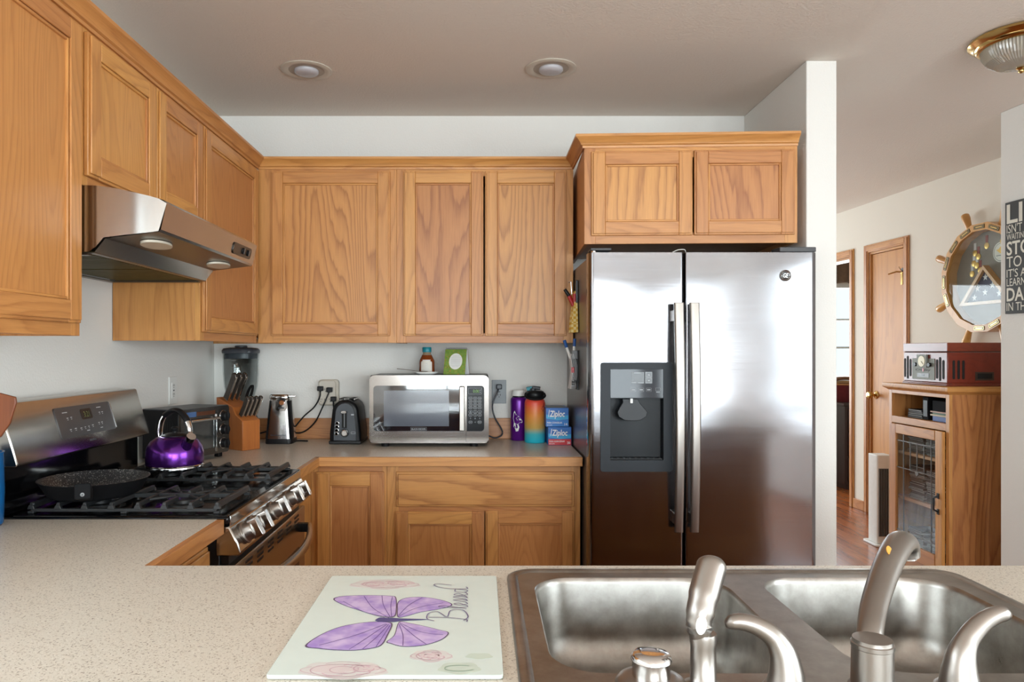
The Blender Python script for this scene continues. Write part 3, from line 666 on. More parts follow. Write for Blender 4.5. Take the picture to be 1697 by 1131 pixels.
for x, y in ((-1.08, 2.07), (-0.84, 2.07), (-1.08, 2.53), (-0.84, 2.53)):
    b = T.mb(); b.lathe([(0.05, 0.9175), (0.047, 0.925), (0.036, 0.928), (0.036, 0.932), (0.034, 0.937), (0.001, 0.938)], IRON, (x, y, 0), 28); T.part(b, 'burner', ct)
# control panel with rounded ends, knobs
cp = frame((RX1 + 0.004, (RY0 + RY1) / 2, 0.893), (0, 1, 0), (-0.034, 0, 0.078))
b = T.mb(); pr = [(-0.70, 0.893), (RX1 + 0.004, 0.893), (-0.640, 0.850), (-0.633, 0.822), (-0.638, 0.814), (-0.70, 0.814)]
b.loft([[(x, RY0 + 0.001, z) for x, z in pr], [(x, RY1 - 0.001, z) for x, z in pr]], STEEL); T.part(b, 'control_panel', bevel=0.006)
for y in (1.985, 2.072, 2.262, 2.438, 2.535):
    M = frame((-0.643, y, 0.861), (0, 1, 0), (-0.45, 0, 0.9)); b = T.mb().fr(M)
    b.lathe([(0.030, -0.004), (0.031, 0.003), (0.026, 0.004), (0.0245, 0.024), (0.023, 0.028), (0.001, 0.028)], NICKEL, seg=24)
    b.loft([rr for rr in [[(x, z, n) for x, z in rrect(-0.013, 0.013, -0.027, 0.027, 0.004, 3)] for n in (0.020, 0.046)]], STEELX)
    T.part(b, 'knob', bevel=0.0015)
# oven door, vents, handle, drawer
b = T.mb(); b.box(-0.688, -0.648, RY0 + 0.004, RY1 - 0.004, 0.27, 0.79, STEEL); od = T.part(b, 'oven_door', bevel=0.004)
b = T.mb(); b.box(-0.648, -0.6465, RY0 + 0.09, RY1 - 0.09, 0.36, 0.66, BLACKG); T.part(b, 'door_glass', od, 0.001)
b = T.mb(); b.box(-0.69, -0.668, RY0 + 0.01, RY1 - 0.01, 0.79, 0.814, BLACK)
for i in range(6):
    for j in range(3): y = RY0 + 0.09 + i * 0.105; b.box(-0.6482, -0.6468, y, y + 0.055, 0.742 + j * 0.014, 0.749 + j * 0.014, BLACK)
T.part(b, 'vent_slots', od)
b = T.mb(); hp = [(-0.648 + 0.075 * math.sin(PI * (0.06 + 0.88 * i / 16)) ** 0.8, RY0 + 0.02 + (RY1 - RY0 - 0.04) * i / 16, 0.715) for i in range(17)]
b.tube(hp, [0.011] * 17, STEEL, 12, flat=1.5)
for y in (RY0 + 0.03, RY1 - 0.03): b.box(-0.650, -0.625, y - 0.012, y + 0.012, 0.700, 0.730, BLACK)
T.part(b, 'handle', od)
b = T.mb(); b.box(-0.688, -0.652, RY0 + 0.004, RY1 - 0.004, FLO + 0.05, 0.262, STEEL); T.part(b, 'drawer', bevel=0.004)
# backguard
g0, g1, zb, zt = -1.224, -1.268, 1.057, 1.219
b = T.mb(); pr = [(XL + 0.012, 0.917), (-1.262, 0.917), (-1.262, zb - 0.006), (XL + 0.012, zb - 0.006)]
b.loft([[(x, RY0 + 0.004, z) for x, z in pr], [(x, RY1 - 0.004, z) for x, z in pr]], BLACKG); T.part(b, 'backguard_base', bevel=0.002)
b = T.mb(); pr = [(XL + 0.014, zb - 0.008), (g0, zb - 0.008), (g0 + 0.003, zb), (g1, zt - 0.004), (g1 - 0.006, zt), (XL + 0.014, zt)]
b.loft([[(x, RY0, z) for x, z in pr], [(x, RY1, z) for x, z in pr]], STEEL); bg = T.part(b, 'backguard', bevel=0.004)
gf = frame((g0 + 0.003, (RY0 + RY1) / 2, zb), (0, 1, 0), (g1 - g0 - 0.003, 0, zt - 0.004 - zb))
b = T.mb().fr(gf); PN = plain('range_display', c(70, 70, 72), 0.22)
b.plate([rrect(-0.160, 0.156, 0.040, 0.135, 0.008)], 0.0004, 0.003, PN); dp_ = T.part(b, 'display_panel', bg, 0.001)
b = T.mb().fr(gf); b.box(0.156, 0.160, 0.044, 0.131, 0.0005, 0.004, CHROME); T.part(b, 'display_trim', bg)
b = T.mb().fr(gf); b.plate([rrect(-0.03, 0.034, 0.088, 0.122, 0.008)], 0.0032, 0.0038, DK); b.text('3:21', -0.014, 0.018, 0.095, 0.113, 0.0039, plain('display_digits', c(110, 120, 60), 0.4))
for x, y, w2 in ((-0.112, 0.118, 0.026), (0.082, 0.120, 0.026), (-0.105, 0.100, 0.008), (-0.085, 0.101, 0.008), (0.080, 0.103, 0.008), (0.097, 0.103, 0.008), (-0.105, 0.064, 0.009), (-0.078, 0.065, 0.010), (-0.048, 0.063, 0.009), (-0.025, 0.064, 0.006), (-0.004, 0.064, 0.006), (0.020, 0.066, 0.009), (0.060, 0.070, 0.008), (0.078, 0.070, 0.008), (0.068, 0.053, 0.014), (-0.012, 0.052, 0.016)):
    b.box(x - w2 / 2, x + w2 / 2, y - 0.0012, y + 0.0012, 0.0031, 0.0036, LBL)
    if w2 < 0.012: b.box(x - w2 / 3, x + w2 / 3, y - 0.006, y - 0.0045, 0.0031, 0.0036, LBL)
T.part(b, 'display_marks', dp_)
b = T.mb().fr(gf)
for i in range(5): b.box(-0.016 + i * 0.008, -0.0105 + i * 0.008, 0.018, 0.024, 0.0003, 0.0008, CHAR)
T.part(b, 'maker_mark', bg)
#SECTION-STOVEITEMS
T = Thing('frying_pan', 'dark speckled frying pan with a stub handle on the left grate', 'frying pan', (-1.085, 2.045, 0.953))
PANM = NT('pan_stone'); v = PANM.coords((1, 1, 1)); PANM.set(col=PANM.mix(PANM.ramp(PANM.noise(v, 260, 2, 0.6), [(0.58, (0,) * 3), (0.66, (1,) * 3)]), c(34, 34, 37), c(150, 148, 142)), rough=0.38); PANM = PANM.m
b = T.mb(); cx, cy, cz = -1.085, 2.045, 0.953
b.lathe([(0.001, 0.0005), (0.105, 0.0005), (0.118, 0.008), (0.140, 0.046), (0.143, 0.048)], MATBLACK, (cx, cy, cz), 56, cap1=False); b.lathe([(0.143, 0.048), (0.1405, 0.0488), (0.137, 0.046), (0.114, 0.016), (0.102, 0.011), (0.001, 0.011)], PANM, (cx, cy, cz), 56, cap0=False); T.part(b, 'pan_body', smooth=50)
d = Vector((0.35, -0.93, 0)).normalized(); p0 = Vector((cx, cy, cz)) + d * 0.134 + Vector((0, 0, 0.026))
b = T.mb(); sd_ = Vector((-d.y, d.x, 0)); up_ = Vector((0, 0, 1))
sec = lambda c_, w_, h0, h1: [tuple(c_ + sd_ * x + up_ * z) for x, z in rrect(-w_, w_, h0, h1, 0.005, 3)]
b.loft([sec(p0, 0.013, -0.016, 0.012), sec(p0 + d * 0.03, 0.017, -0.012, 0.022), sec(p0 + d * 0.06, 0.0185, -0.004, 0.034), sec(p0 + d * 0.085, 0.0185, 0.002, 0.042)], MATBLACK)
hd = T.part(b, 'handle', bevel=0.002)
b = T.mb(); q = p0 + d * 0.0855 + up_ * 0.014; b.fr(frame(tuple(q), tuple(sd_), (0, 0, 1))); b.lathe([(0.005, -0.001), (0.005, 0.0006), (0.001, 0.001)], GREY, seg=16); b.box(-0.003, 0.003, -0.0006, 0.0006, 0.0008, 0.0014, DK); b.box(-0.0006, 0.0006, -0.003, 0.003, 0.0008, 0.0014, DK); T.part(b, 'rivet', hd)
T = Thing('tea_kettle', 'shiny metallic purple tea kettle with an arched handle on the range', 'kettle', (-1.06, 2.52, 0.953))
KET = plain('purple_enamel', c(98, 44, 138), 0.2, 0.85, 0.05)
b = T.mb(); K = (-1.06, 2.52, 0.953)
b.lathe([(0.001, 0.0005), (0.086, 0.0005), (0.092, 0.006), (0.094, 0.02), (0.094, 0.054), (0.090, 0.074), (0.078, 0.093), (0.060, 0.106), (0.045, 0.111)], KET, K, 48, cap1=True); kb = T.part(b, 'body', smooth=60)
b = T.mb(); b.lathe([(0.094, 0.010), (0.0955, 0.012), (0.094, 0.014)], CHROME, K, 48, False, False); b.lathe([(0.086, 0.0004), (0.0935, 0.003), (0.0935, 0.009), (0.0925, 0.011)], CHROME, K, 48, False, False); T.part(b, 'base_ring', smooth=60)
b = T.mb(); b.lathe([(0.046, 0.109), (0.045, 0.113), (0.030, 0.119), (0.008, 0.121), (0.007, 0.126), (0.012, 0.130), (0.013, 0.137), (0.008, 0.142), (0.001, 0.143)], BLACK, K, 28); T.part(b, 'lid', smooth=50)
ax = Vector((0.92, -0.40, 0)); kk = Vector(K)
b = T.mb(); b.tube(bez([tuple(kk + ax * s + Vector((0, 0, z))) for s, z in ((-0.066, 0.098), (-0.068, 0.125), (-0.056, 0.165), (-0.022, 0.194), (0.018, 0.195), (0.046, 0.178))], 6), 0.0065, CHROME, 10, flat=1.6, up=(0.4, 0.92, 0))
b.tube(bez([tuple(kk + ax * s + Vector((0, 0, z))) for s, z in ((0.060, 0.100), (0.070, 0.125), (0.066, 0.150), (0.052, 0.172))], 6), 0.0065, CHROME, 10, flat=1.6, up=(0.4, 0.92, 0))
kh = T.part(b, 'handle')
b = T.mb(); b.tube(bez([tuple(kk + ax * s + Vector((0, 0, z))) for s, z in ((-0.045, 0.180), (-0.010, 0.197), (0.022, 0.195), (0.048, 0.176), (0.058, 0.162))], 6), 0.0095, BLACK, 12, flat=1.4, up=(0.4, 0.92, 0)); T.part(b, 'grip', kh)
b = T.mb(); sd = Vector((0.75, -0.66, 0)).normalized(); b.tube([tuple(kk + sd * s + Vector((0, 0, z))) for s, z in ((0.070, 0.072), (0.090, 0.090), (0.106, 0.106))], [0.020, 0.017, 0.014], KET, 16); b.tube([tuple(kk + sd * s + Vector((0, 0, z))) for s, z in ((0.104, 0.104), (0.118, 0.118))], [0.0155, 0.0155], CHROME, 16); T.part(b, 'spout')
T = Thing('utensil_crock', 'blue utensil crock at the left edge of the photo beside the range', 'crock', (-1.262, 1.835, CT + 0.0005))
b = T.mb(); b.lathe([(0.001, 0), (0.046, 0), (0.050, 0.006), (0.052, 0.09), (0.050, 0.18), (0.052, 0.186), (0.047, 0.186), (0.045, 0.01), (0.001, 0.008)], plain('blue_ceramic', c(24, 92, 150), 0.2), (-1.262, 1.835, CT + 0.0005), 32); T.part(b, 'crock', smooth=60)
T = Thing('wooden_spatula', 'brown wooden spatula standing in the blue crock at the left edge', 'spatula', (-1.262, 1.835, CT + 0.012))
SPW = oak('spatula_wood', 'z', (140, 82, 46), (96, 52, 28))
b = T.mb(); p0, p1 = Vector((-1.275, 1.835, CT + 0.014)), Vector((-1.213, 1.835, 1.16)); dd = (p1 - p0).normalized(); side = Vector((dd.z, 0, -dd.x))
b.tube([tuple(p0), tuple(p1)], 0.006, SPW, 8)
hp = [(-0.008, -0.02), (0.008, -0.02), (0.022, 0.02), (0.024, 0.075), (0.018, 0.088), (-0.024, 0.088), (-0.030, 0.02)]
b.fr(frame(tuple(p1), tuple(side), tuple(dd))); b.prism(hp, -0.004, 0.004, SPW); T.part(b, 'blade', bevel=0.002)
#SECTION-COUNTERTOP ITEMS
CZ = CT + 0.0006
# toaster oven, turned a little out of the corner
OA = R(18); OP0 = (-1.154, 2.80, CZ); OW, OD, OH = 0.29, 0.185, 0.214
T = Thing('toaster_oven', 'compact black and steel toaster oven with three knobs, behind the purple kettle', 'toaster oven', OP0)
of = frame(OP0, (math.sin(OA), math.cos(OA), 0), (0, 0, 1))
b = T.mb().fr(of); b.box(0, OW, 0.020, OH, -OD, -0.012, BLACK); b.box(-0.001, OW + 0.001, OH - 0.004, OH + 0.001, -OD, -0.003, CHAR)
T.part(b, 'body', bevel=0.005)
b = T.mb().fr(frame(OP0, (math.cos(OA), -math.sin(OA), 0), (0, 0, 1)))     # u = front normal, n = away from near side... side vents
for i in range(8): u = -0.125 + i * 0.0115; b.box(u, u + 0.006, 0.105, 0.165, -0.0005, 0.0012, DARKGAP)
T.part(b, 'side_vents')
b = T.mb().fr(of); SP = plain('oven_face', c(120, 116, 112), 0.22, 0.9)
b.plate([rrect(0, OW, 0.020, OH, 0.014), rrect(0.018, 0.216, 0.046, OH - 0.040, 0.006)], -0.012, 0.0, SP); fp = T.part(b, 'front_panel', bevel=0.002)
b = T.mb().fr(of); b.box(0.018, 0.216, 0.046, OH - 0.040, -0.010, -0.004, plain('oven_glass', c(126, 130, 130), 0.07, 0.85)); 
b.box(0.205, 0.209, 0.03, OH - 0.03, 0.0, 0.004, CHROME); b.box(0.09, 0.125, 0.034, 0.042, 0.0, 0.002, OFFW)
b.tube([(0.03, OH - 0.046, 0.002), (0.03, OH - 0.046, 0.022), (0.20, OH - 0.046, 0.022), (0.20, OH - 0.046, 0.002)], 0.0055, CHROME, 10); T.part(b, 'door', bevel=0.001)
b = T.mb().fr(of); b.box(0.03, 0.085, OH - 0.032, OH - 0.012, 0.0003, 0.0015, plain('blue_sticker', c(74, 104, 150), 0.3)); b.box(0.09, 0.20, OH - 0.030, OH - 0.014, 0.0003, 0.001, plain('copper_strip', c(140, 92, 70), 0.3, 0.7)); T.part(b, 'trim_strip', fp)
for v in (OH - 0.042, OH - 0.098, OH - 0.155):
    b = T.mb().fr(of @ Matrix.Translation((0.252, v, 0))); b.lathe([(0.024, 0.0002), (0.024, 0.002)], CHROME, seg=24); b.lathe([(0.020, 0.002), (0.019, 0.020), (0.016, 0.022), (0.001, 0.022)], BLACK, seg=24); b.box(-0.004, 0.004, -0.019, 0.019, 0.020, 0.027, BLACK); T.part(b, 'knob', bevel=0.001)
for u in (0.02, OW - 0.045):
    for n in (-OD + 0.012, -0.040): b = T.mb().fr(of); b.box(u, u + 0.025, 0, 0.021, n, n + 0.022, BLACK); T.part(b, 'foot', bevel=0.002)
# knife block and its knives
KA = R(35); KP = (-1.055, 3.22, CZ); kf = frame(KP, (math.sin(KA), math.cos(KA), 0), (0, 0, 1))
KS = Matrix.Identity(4)
kp = kf @ Matrix(((0, 0, 1, 0), (0, 1, 0, 0), (1, 0, 0, 0), (0, 0, 0, 1)))     # local x = n (front), y = up, z = along the row
T = Thing('knife_block', 'stepped wooden knife block between the toaster oven and the blender', 'knife block', KP)
BW = oak('block_wood', 'z', (190, 118, 52), (148, 84, 34), 0.35)
b = T.mb().fr(kp); b.prism([(-0.175, 0), (0, 0), (0, 0.132), (-0.052, 0.158), (-0.068, 0.190), (-0.090, 0.200), (-0.190, 0.232)], 0, 0.094, BW); T.part(b, 'block', bevel=0.002)
KH = plain('knife_handle', c(72, 64, 58), 0.25, 0.35)
kd = Vector((0.50, 0.866, 0)); kn = Vector((0.866, -0.5, 0))
def knife(base, along, length, width, lab, grp):
    o = kp @ Vector((base[0], base[1], along)); M = frame(tuple(o), tuple(kp.to_3x3() @ kn), tuple(kp.to_3x3() @ kd))
    TT = Thing('kitchen_knife', lab, 'knife', tuple(o), group=grp)
    b = TT.mb().fr(M)
    h = width / 2; pts = [(-h, 0.004), (h, 0.004), (h * 1.05, 0.02), (h * 0.85, length * 0.5), (h * 1.05, length - 0.016), (h * 0.6, length), (-h * 0.6, length), (-h, length - 0.01), (-h * 0.8, length * 0.5)]
    b.prism(pts, -0.007, 0.007, KH); hnd = TT.part(b, 'handle', bevel=0.003)
    b = TT.mb().fr(M); b.box(h * 0.80, h * 1.09, 0.006, length - 0.008, -0.005, 0.005, CHROME); TT.part(b, 'tang', hnd, 0.002)
    b = TT.mb().fr(M); b.box(-h * 0.8, h * 0.8, 0.0005, 0.004, -0.0015, 0.0015, CHROME); TT.part(b, 'blade')
for i, lab in enumerate(('large kitchen knife in the upper row of the knife block, nearest the camera', 'large kitchen knife in the upper row of the knife block, second from the camera', 'large kitchen knife in the upper row of the knife block, third from the camera')):
    knife((-0.135, 0.2215), 0.012 + i * 0.027, 0.138, 0.034, lab, 'large knives in the block')
for i, lab in enumerate(('steak knife in the lower row of the block, nearest the camera', 'steak knife in the lower row of the block, second from the camera', 'steak knife in the lower row of the block, third from the camera', 'steak knife in the lower row of the block, nearest the blender')):
    knife((-0.028, 0.150), 0.012 + i * 0.0235, 0.104, 0.024, lab, 'steak knives in the block')
o = kp @ Vector((-0.098, 0.205, 0.084)); M = frame(tuple(o), tuple(kp.to_3x3() @ kn), tuple(kp.to_3x3() @ kd))
T = Thing('scissors', 'black-handled kitchen scissors in the upper row of the knife block', 'scissors', tuple(o))
b = T.mb().fr(M); b.plate([ell(0.010, 0.052, 0.016, 0.050, 24), ell(0.010, 0.058, 0.009, 0.036, 24)], -0.005, 0.005, BLACK); T.part(b, 'handle', bevel=0.002)
b = T.mb().fr(M @ Matrix.Translation((0.012, 0.018, 0))); b.lathe([(0.004, -0.0065), (0.004, 0.0065)], CHROME, seg=12); T.part(b, 'pivot')
# blender
BP = (-1.185, 3.595, CZ)
T = Thing('blender', 'grey blender with a clear glass jar and dark lid, in the corner', 'blender', BP)
BG = plain('blender_grey', c(104, 108, 116), 0.22, 0.3); 
def sq(r, z, p=4.0, n=40): return [(BP[0] + r * math.copysign(abs(math.cos(a)) ** (2 / p), math.cos(a)), BP[1] + r * math.copysign(abs(math.sin(a)) ** (2 / p), math.sin(a)), CZ + z) for a in (2 * PI * i / n for i in range(n))]
b = T.mb(); b.loft([sq(r, z) for r, z in ((0.080, 0.008), (0.083, 0.02), (0.083, 0.06), (0.078, 0.095), (0.068, 0.125), (0.058, 0.148), (0.052, 0.156))], BG); 
for sx in (-1, 1):
    for sy in (-1, 1): b.lathe([(0.016, 0), (0.018, 0.010)], BLACK, (BP[0] + sx * 0.055, BP[1] + sy * 0.055, CZ), 12)
T.part(b, 'base', smooth=50)
pf = frame((BP[0], BP[1] - 0.0785, CZ + 0.098), (1, 0, 0), (0, 0.24, 0.97)); b = T.mb().fr(pf)
b.plate([rrect(-0.055, 0.055, -0.016, 0.020, 0.008)], 0.001, 0.004, DK); cpn = T.part(b, 'control_panel', bevel=0.001)
for i in range(5):
    for j in (-0.007, 0.009):
        b = T.mb().fr(pf @ Matrix.Translation((-0.040 + i * 0.020, j, 0.004))); b.lathe([(0.0065, 0), (0.006, 0.002), (0.001, 0.0022)], GREY, seg=12, sx=1.2); T.part(b, 'button', cpn)
b = T.mb(); b.lathe([(0.052, 0.156), (0.055, 0.165), (0.055, 0.185), (0.050, 0.192)], BLACK, BP, 36); b.lathe([(0.0555, 0.172), (0.0565, 0.174), (0.0555, 0.178)], CHROME, BP, 36, False, False); T.part(b, 'jar_collar')
b = T.mb(); BGL = pane('jar_glass', (0.95, 0.97, 0.97, 1), 1.4)
out = [(0.048, 0.192), (0.060, 0.215), (0.074, 0.27), (0.079, 0.34), (0.079, 0.425), (0.081, 0.432)]
b.loft([sq(r, z, 3.0) for r, z in out], BGL, True, False); b.loft([sq(r - 0.005, z, 3.0) for r, z in out], BGL, True, False); jr = T.part(b, 'jar', smooth=60)
b = T.mb()
for i in range(9): b.box(BP[0] - 0.02, BP[0] - 0.02 + (0.012 if i % 2 else 0.02), BP[1] - 0.0815, BP[1] - 0.0805, CZ + 0.26 + i * 0.017, CZ + 0.2615 + i * 0.017, LBL)
T.part(b, 'measure_marks', jr)
b = T.mb(); b.loft([sq(r, z, 3.0) for r, z in ((0.072, 0.405), (0.073, 0.432), (0.084, 0.432), (0.085, 0.445), (0.078, 0.456), (0.05, 0.460))], CHAR); b.lathe([(0.03, 0.460), (0.03, 0.468), (0.026, 0.470), (0.001, 0.470)], CHAR, BP, 24); b.box(BP[0] + 0.03, BP[0] + 0.06, BP[1] - 0.095, BP[1] - 0.075, CZ + 0.436, CZ + 0.450, CHAR); T.part(b, 'lid', bevel=0.002, smooth=50)
b = T.mb(); yb = YB - 0.026
b.tube(bez([(BP[0] + 0.075, BP[1] + 0.03, CZ + 0.03), (-1.06, yb - 0.006, 0.955), (-0.98, yb - 0.002, 0.952), (-0.90, yb - 0.005, 0.948), (-0.83, yb - 0.035, 1.00), (-0.785, yb - 0.055, 1.08), (-0.755, YB - 0.062, 1.158)], 8), 0.0038, BLACK, 8); cd = T.part(b, 'cord')
b = T.mb(); b.box(-0.770, -0.742, YB - 0.072, YB - 0.0432, 1.152, 1.176, BLACK); T.part(b, 'plug', cd, 0.003)
# can opener
P = (-0.965, 3.52, CZ)
T = Thing('can_opener', 'upright stainless electric can opener on the back worktop', 'can opener', P)
def rr3(cx, cy, hx, hy, r, z): return [(x, y, z) for x, y in rrect(cx - hx, cx + hx, cy - hy, cy + hy, r, 5)]
b = T.mb(); b.loft([rr3(P[0], P[1], hx, hy, 0.02, CZ + z) for hx, hy, z in ((0.064, 0.058, 0.0), (0.065, 0.059, 0.006), (0.0635, 0.057, 0.024))], BLACK); T.part(b, 'base', smooth=50)
b = T.mb(); b.loft([rr3(P[0], P[1], hx, hy, 0.02, CZ + z) for hx, hy, z in ((0.0625, 0.056, 0.024), (0.052, 0.047, 0.15), (0.047, 0.042, 0.205), (0.046, 0.040, 0.213))], STEELX); bd = T.part(b, 'body', smooth=50)
for s in (-1, 1):
    b = T.mb(); b.loft([[(P[0] + s * x, P[1] - y, CZ + z) for x, y in ((hx - 0.007, hy + 0.0008), (hx + 0.001, hy - 0.010), (hx + 0.001, hy - 0.05), (hx - 0.004, hy - 0.05))][::s] for hx, hy, z in ((0.0625, 0.056, 0.024), (0.052, 0.047, 0.15), (0.047, 0.042, 0.205))], BLACK); T.part(b, 'side_trim')
b = T.mb(); b.loft([rr3(P[0], P[1] - 0.004, hx, hy, 0.018, CZ + z) for hx, hy, z in ((0.047, 0.046, 0.213), (0.048, 0.047, 0.226), (0.044, 0.043, 0.236))], CHROME)
b.prism([(P[0] + 0.03, P[1] - 0.045), (P[0] + 0.078, P[1] - 0.028), (P[0] + 0.072, P[1] - 0.018), (P[0] + 0.03, P[1] - 0.0)], CZ + 0.222, CZ + 0.231, CHROME); T.part(b, 'lever', bevel=0.003, smooth=50)
b = T.mb().fr(frame((P[0] + 0.012, P[1] - 0.046, CZ + 0.19), (1, 0, 0), (0, 0.08, 1))); b.plate([rrect(-0.026, 0.026, -0.034, 0.026, 0.014)], 0, 0.008, CHROME); b.lathe([(0.012, 0.008), (0.012, 0.016), (0.001, 0.016)], plain('cutter', c(150, 96, 60), 0.3, 0.8), (0.004, 0.006, 0), 18); b.box(-0.012, 0.016, -0.022, -0.016, 0.008, 0.012, CHAR); T.part(b, 'cutter_head', bevel=0.002)
b = T.mb().fr(frame((P[0], P[1] - 0.0563, CZ + 0.042), (1, 0, 0), (0, 0.075, 1))); b.text('Hamilton Beach', -0.036, 0.036, -0.003, 0.004, 0.0012, CHAR); T.part(b, 'lettering', bd)
b = T.mb(); b.tube(bez([(P[0] + 0.06, P[1] + 0.03, CZ + 0.075), (-0.875, 3.60, 1.035), (-0.83, 3.63, 1.08), (-0.805, YB - 0.055, 1.13), (-0.803, YB - 0.058, 1.165)], 8), 0.0038, BLACK, 8)
b.tube(bez([(P[0] + 0.06, P[1] + 0.04, CZ + 0.004), (-0.88, 3.56, CZ + 0.004), (-0.845, 3.55, CZ + 0.004)], 6), 0.0038, BLACK, 8); cd = T.part(b, 'cord')
b = T.mb(); b.box(-0.816, -0.788, YB - 0.068, YB - 0.043, 1.158, 1.182, BLACK); T.part(b, 'plug', cd, 0.003)
# socket adapter on the wall
AX0, AX1, AZ0, AZ1 = -0.818, -0.716, 1.083, 1.214
T = Thing('socket_adapter', 'white six-outlet wall adapter with three black plugs, above the toaster', 'socket adapter', (-0.767, YB, AZ0))
b = T.mb().fr(FB(YB)); b.prism(rrect(AX0, AX1, AZ0, AZ1, 0.018), 0.0005, 0.030, OFFW); b.prism(rrect(AX0 + 0.004, AX1 - 0.012, AZ0 + 0.004, AZ1 - 0.004, 0.016), 0.030, 0.0425, OFFW); T.part(b, 'body', bevel=0.004)
b = T.mb().fr(FB(YB))
for i in range(3):
    for z in (1.165, 1.115):
        x = -0.802 + i * 0.0235
        b.box(x - 0.0055, x - 0.0035, z - 0.004, z + 0.005, 0.0426, 0.0431, DARKGAP); b.box(x + 0.0035, x + 0.0055, z - 0.004, z + 0.005, 0.0426, 0.0431, DARKGAP); b.box(x - 0.0018, x + 0.0018, z - 0.012, z - 0.0085, 0.0426, 0.0431, DARKGAP)
T.part(b, 'sockets')
# toaster
P = (-0.645, 3.45, CZ)
T = Thing('toaster', 'black two-slice toaster end-on beside the microwave', 'toaster', P)
def arch(w0, w1, h, n=8):
    return [(-w0, 0.006), (w0, 0.006), (w0 * 1.0, 0.05)] + [(w1 * math.cos(a) * 1.0 + 0, h - 0.055 + 0.055 * math.sin(a)) for a in (PI * i / (2 * n) for i in range(n + 1))] + [(-w1 * math.cos(a), h - 0.055 + 0.055 * math.sin(a)) for a in (PI / 2 - PI * i / (2 * n) for i in range(n + 1))] + [(-w0, 0.05)]
tf = frame((P[0], 0, P[2]), (1, 0, 0), (0, 0, 1))
b = T.mb().fr(tf); A0 = arch(0.074, 0.062, 0.212); sc = lambda k, kz: [(x * k, 0.006 + (z - 0.006) * kz) for x, z in A0]
b.loft([[(x, z, n) for x, z in q] for q, n in ((sc(0.90, 0.93), -3.452), (sc(0.98, 0.985), -3.458), (A0, -3.472), (A0, -3.645), (sc(0.95, 0.96), -3.662))], BLACK)
T.part(b, 'body', smooth=50)
b = T.mb().fr(tf); b.prism([(-0.076, 0.001), (0.076, 0.001), (0.077, 0.016), (-0.077, 0.016)], -3.664, -3.449, BLACK); T.part(b, 'base', bevel=0.003)
b = T.mb()
for x in (-0.024, 0.024): b.box(P[0] + x - 0.013, P[0] + x + 0.013, 3.50, 3.63, CZ + 0.2105, CZ + 0.2135, DARKGAP)
for x in (-0.024, 0.024):
    b.box(P[0] + x - 0.015, P[0] + x - 0.013, 3.49, 3.64, CZ + 0.209, CZ + 0.2142, CHROME); b.box(P[0] + x + 0.013, P[0] + x + 0.015, 3.49, 3.64, CZ + 0.209, CZ + 0.2142, CHROME)
T.part(b, 'bread_slots')
b = T.mb().fr(frame((P[0], 3.4515, P[2]), (1, 0, 0), (0, 0, 1))); q = sc(0.72, 0.86); b.prism([(x, z + 0.012) for x, z in q], 0, 0.004, CHAR); fpn = T.part(b, 'front_plate', bevel=0.0015)
f2 = frame((P[0], 3.4475, P[2]), (1, 0, 0), (0, 0, 1))
b = T.mb().fr(f2); b.box(-0.014, 0.010, 0.078, 0.158, 0.0002, 0.001, DARKGAP); b.box(-0.004, 0.0, 0.082, 0.155, 0.001, 0.0015, GREY); T.part(b, 'lever_slot', fpn)
b = T.mb().fr(f2); b.box(-0.016, 0.012, 0.150, 0.158, 0.001, 0.020, BLACK); b.box(-0.014, 0.010, 0.1585, 0.1595, 0.002, 0.019, CHROME); b.prism(ell(-0.002, 0.154, 0.013, 0.006, 16), 0.020, 0.022, CHROME); T.part(b, 'lever', bevel=0.001)
b = T.mb().fr(f2 @ Matrix.Translation((0.0, 0.055, 0))); b.lathe([(0.021, 0.0002), (0.021, 0.002)], DK, seg=24); b.lathe([(0.015, 0.002), (0.0145, 0.012), (0.012, 0.014), (0.001, 0.014)], CHROME, seg=24); T.part(b, 'browning_knob')
for i in range(4):
    b = T.mb().fr(f2 @ Matrix.Translation((-0.036 - 0.001 * (3 - i), 0.050 + i * 0.017, 0))); b.lathe([(0.0075, 0.0002), (0.0075, 0.0018), (0.0062, 0.0022)], CHROME, seg=18, cap1=False, sx=1.25); b.lathe([(0.0062, 0.0018), (0.001, 0.0018)], BLACK, seg=18, sx=1.25); T.part(b, 'button')
b = T.mb().fr(f2); outline(b, 0.030, 0.050, 0.050, 0.060, 0.0012, 0.0003, LBL); b.box(0.030, 0.044, 0.138, 0.144, 0.0003, 0.0008, LBL); T.part(b, 'marks', fpn)
b = T.mb(); b.tube(bez([(P[0] - 0.05, 3.66, 0.99), (-0.722, 3.655, 1.03), (-0.735, YB - 0.055, 1.07), (-0.7365, YB - 0.058, 1.115)], 8), 0.0038, BLACK, 8); cd = T.part(b, 'cord')
b = T.mb(); b.box(-0.750, -0.723, YB - 0.068, YB - 0.043, 1.106, 1.130, BLACK); T.part(b, 'plug', cd, 0.003)
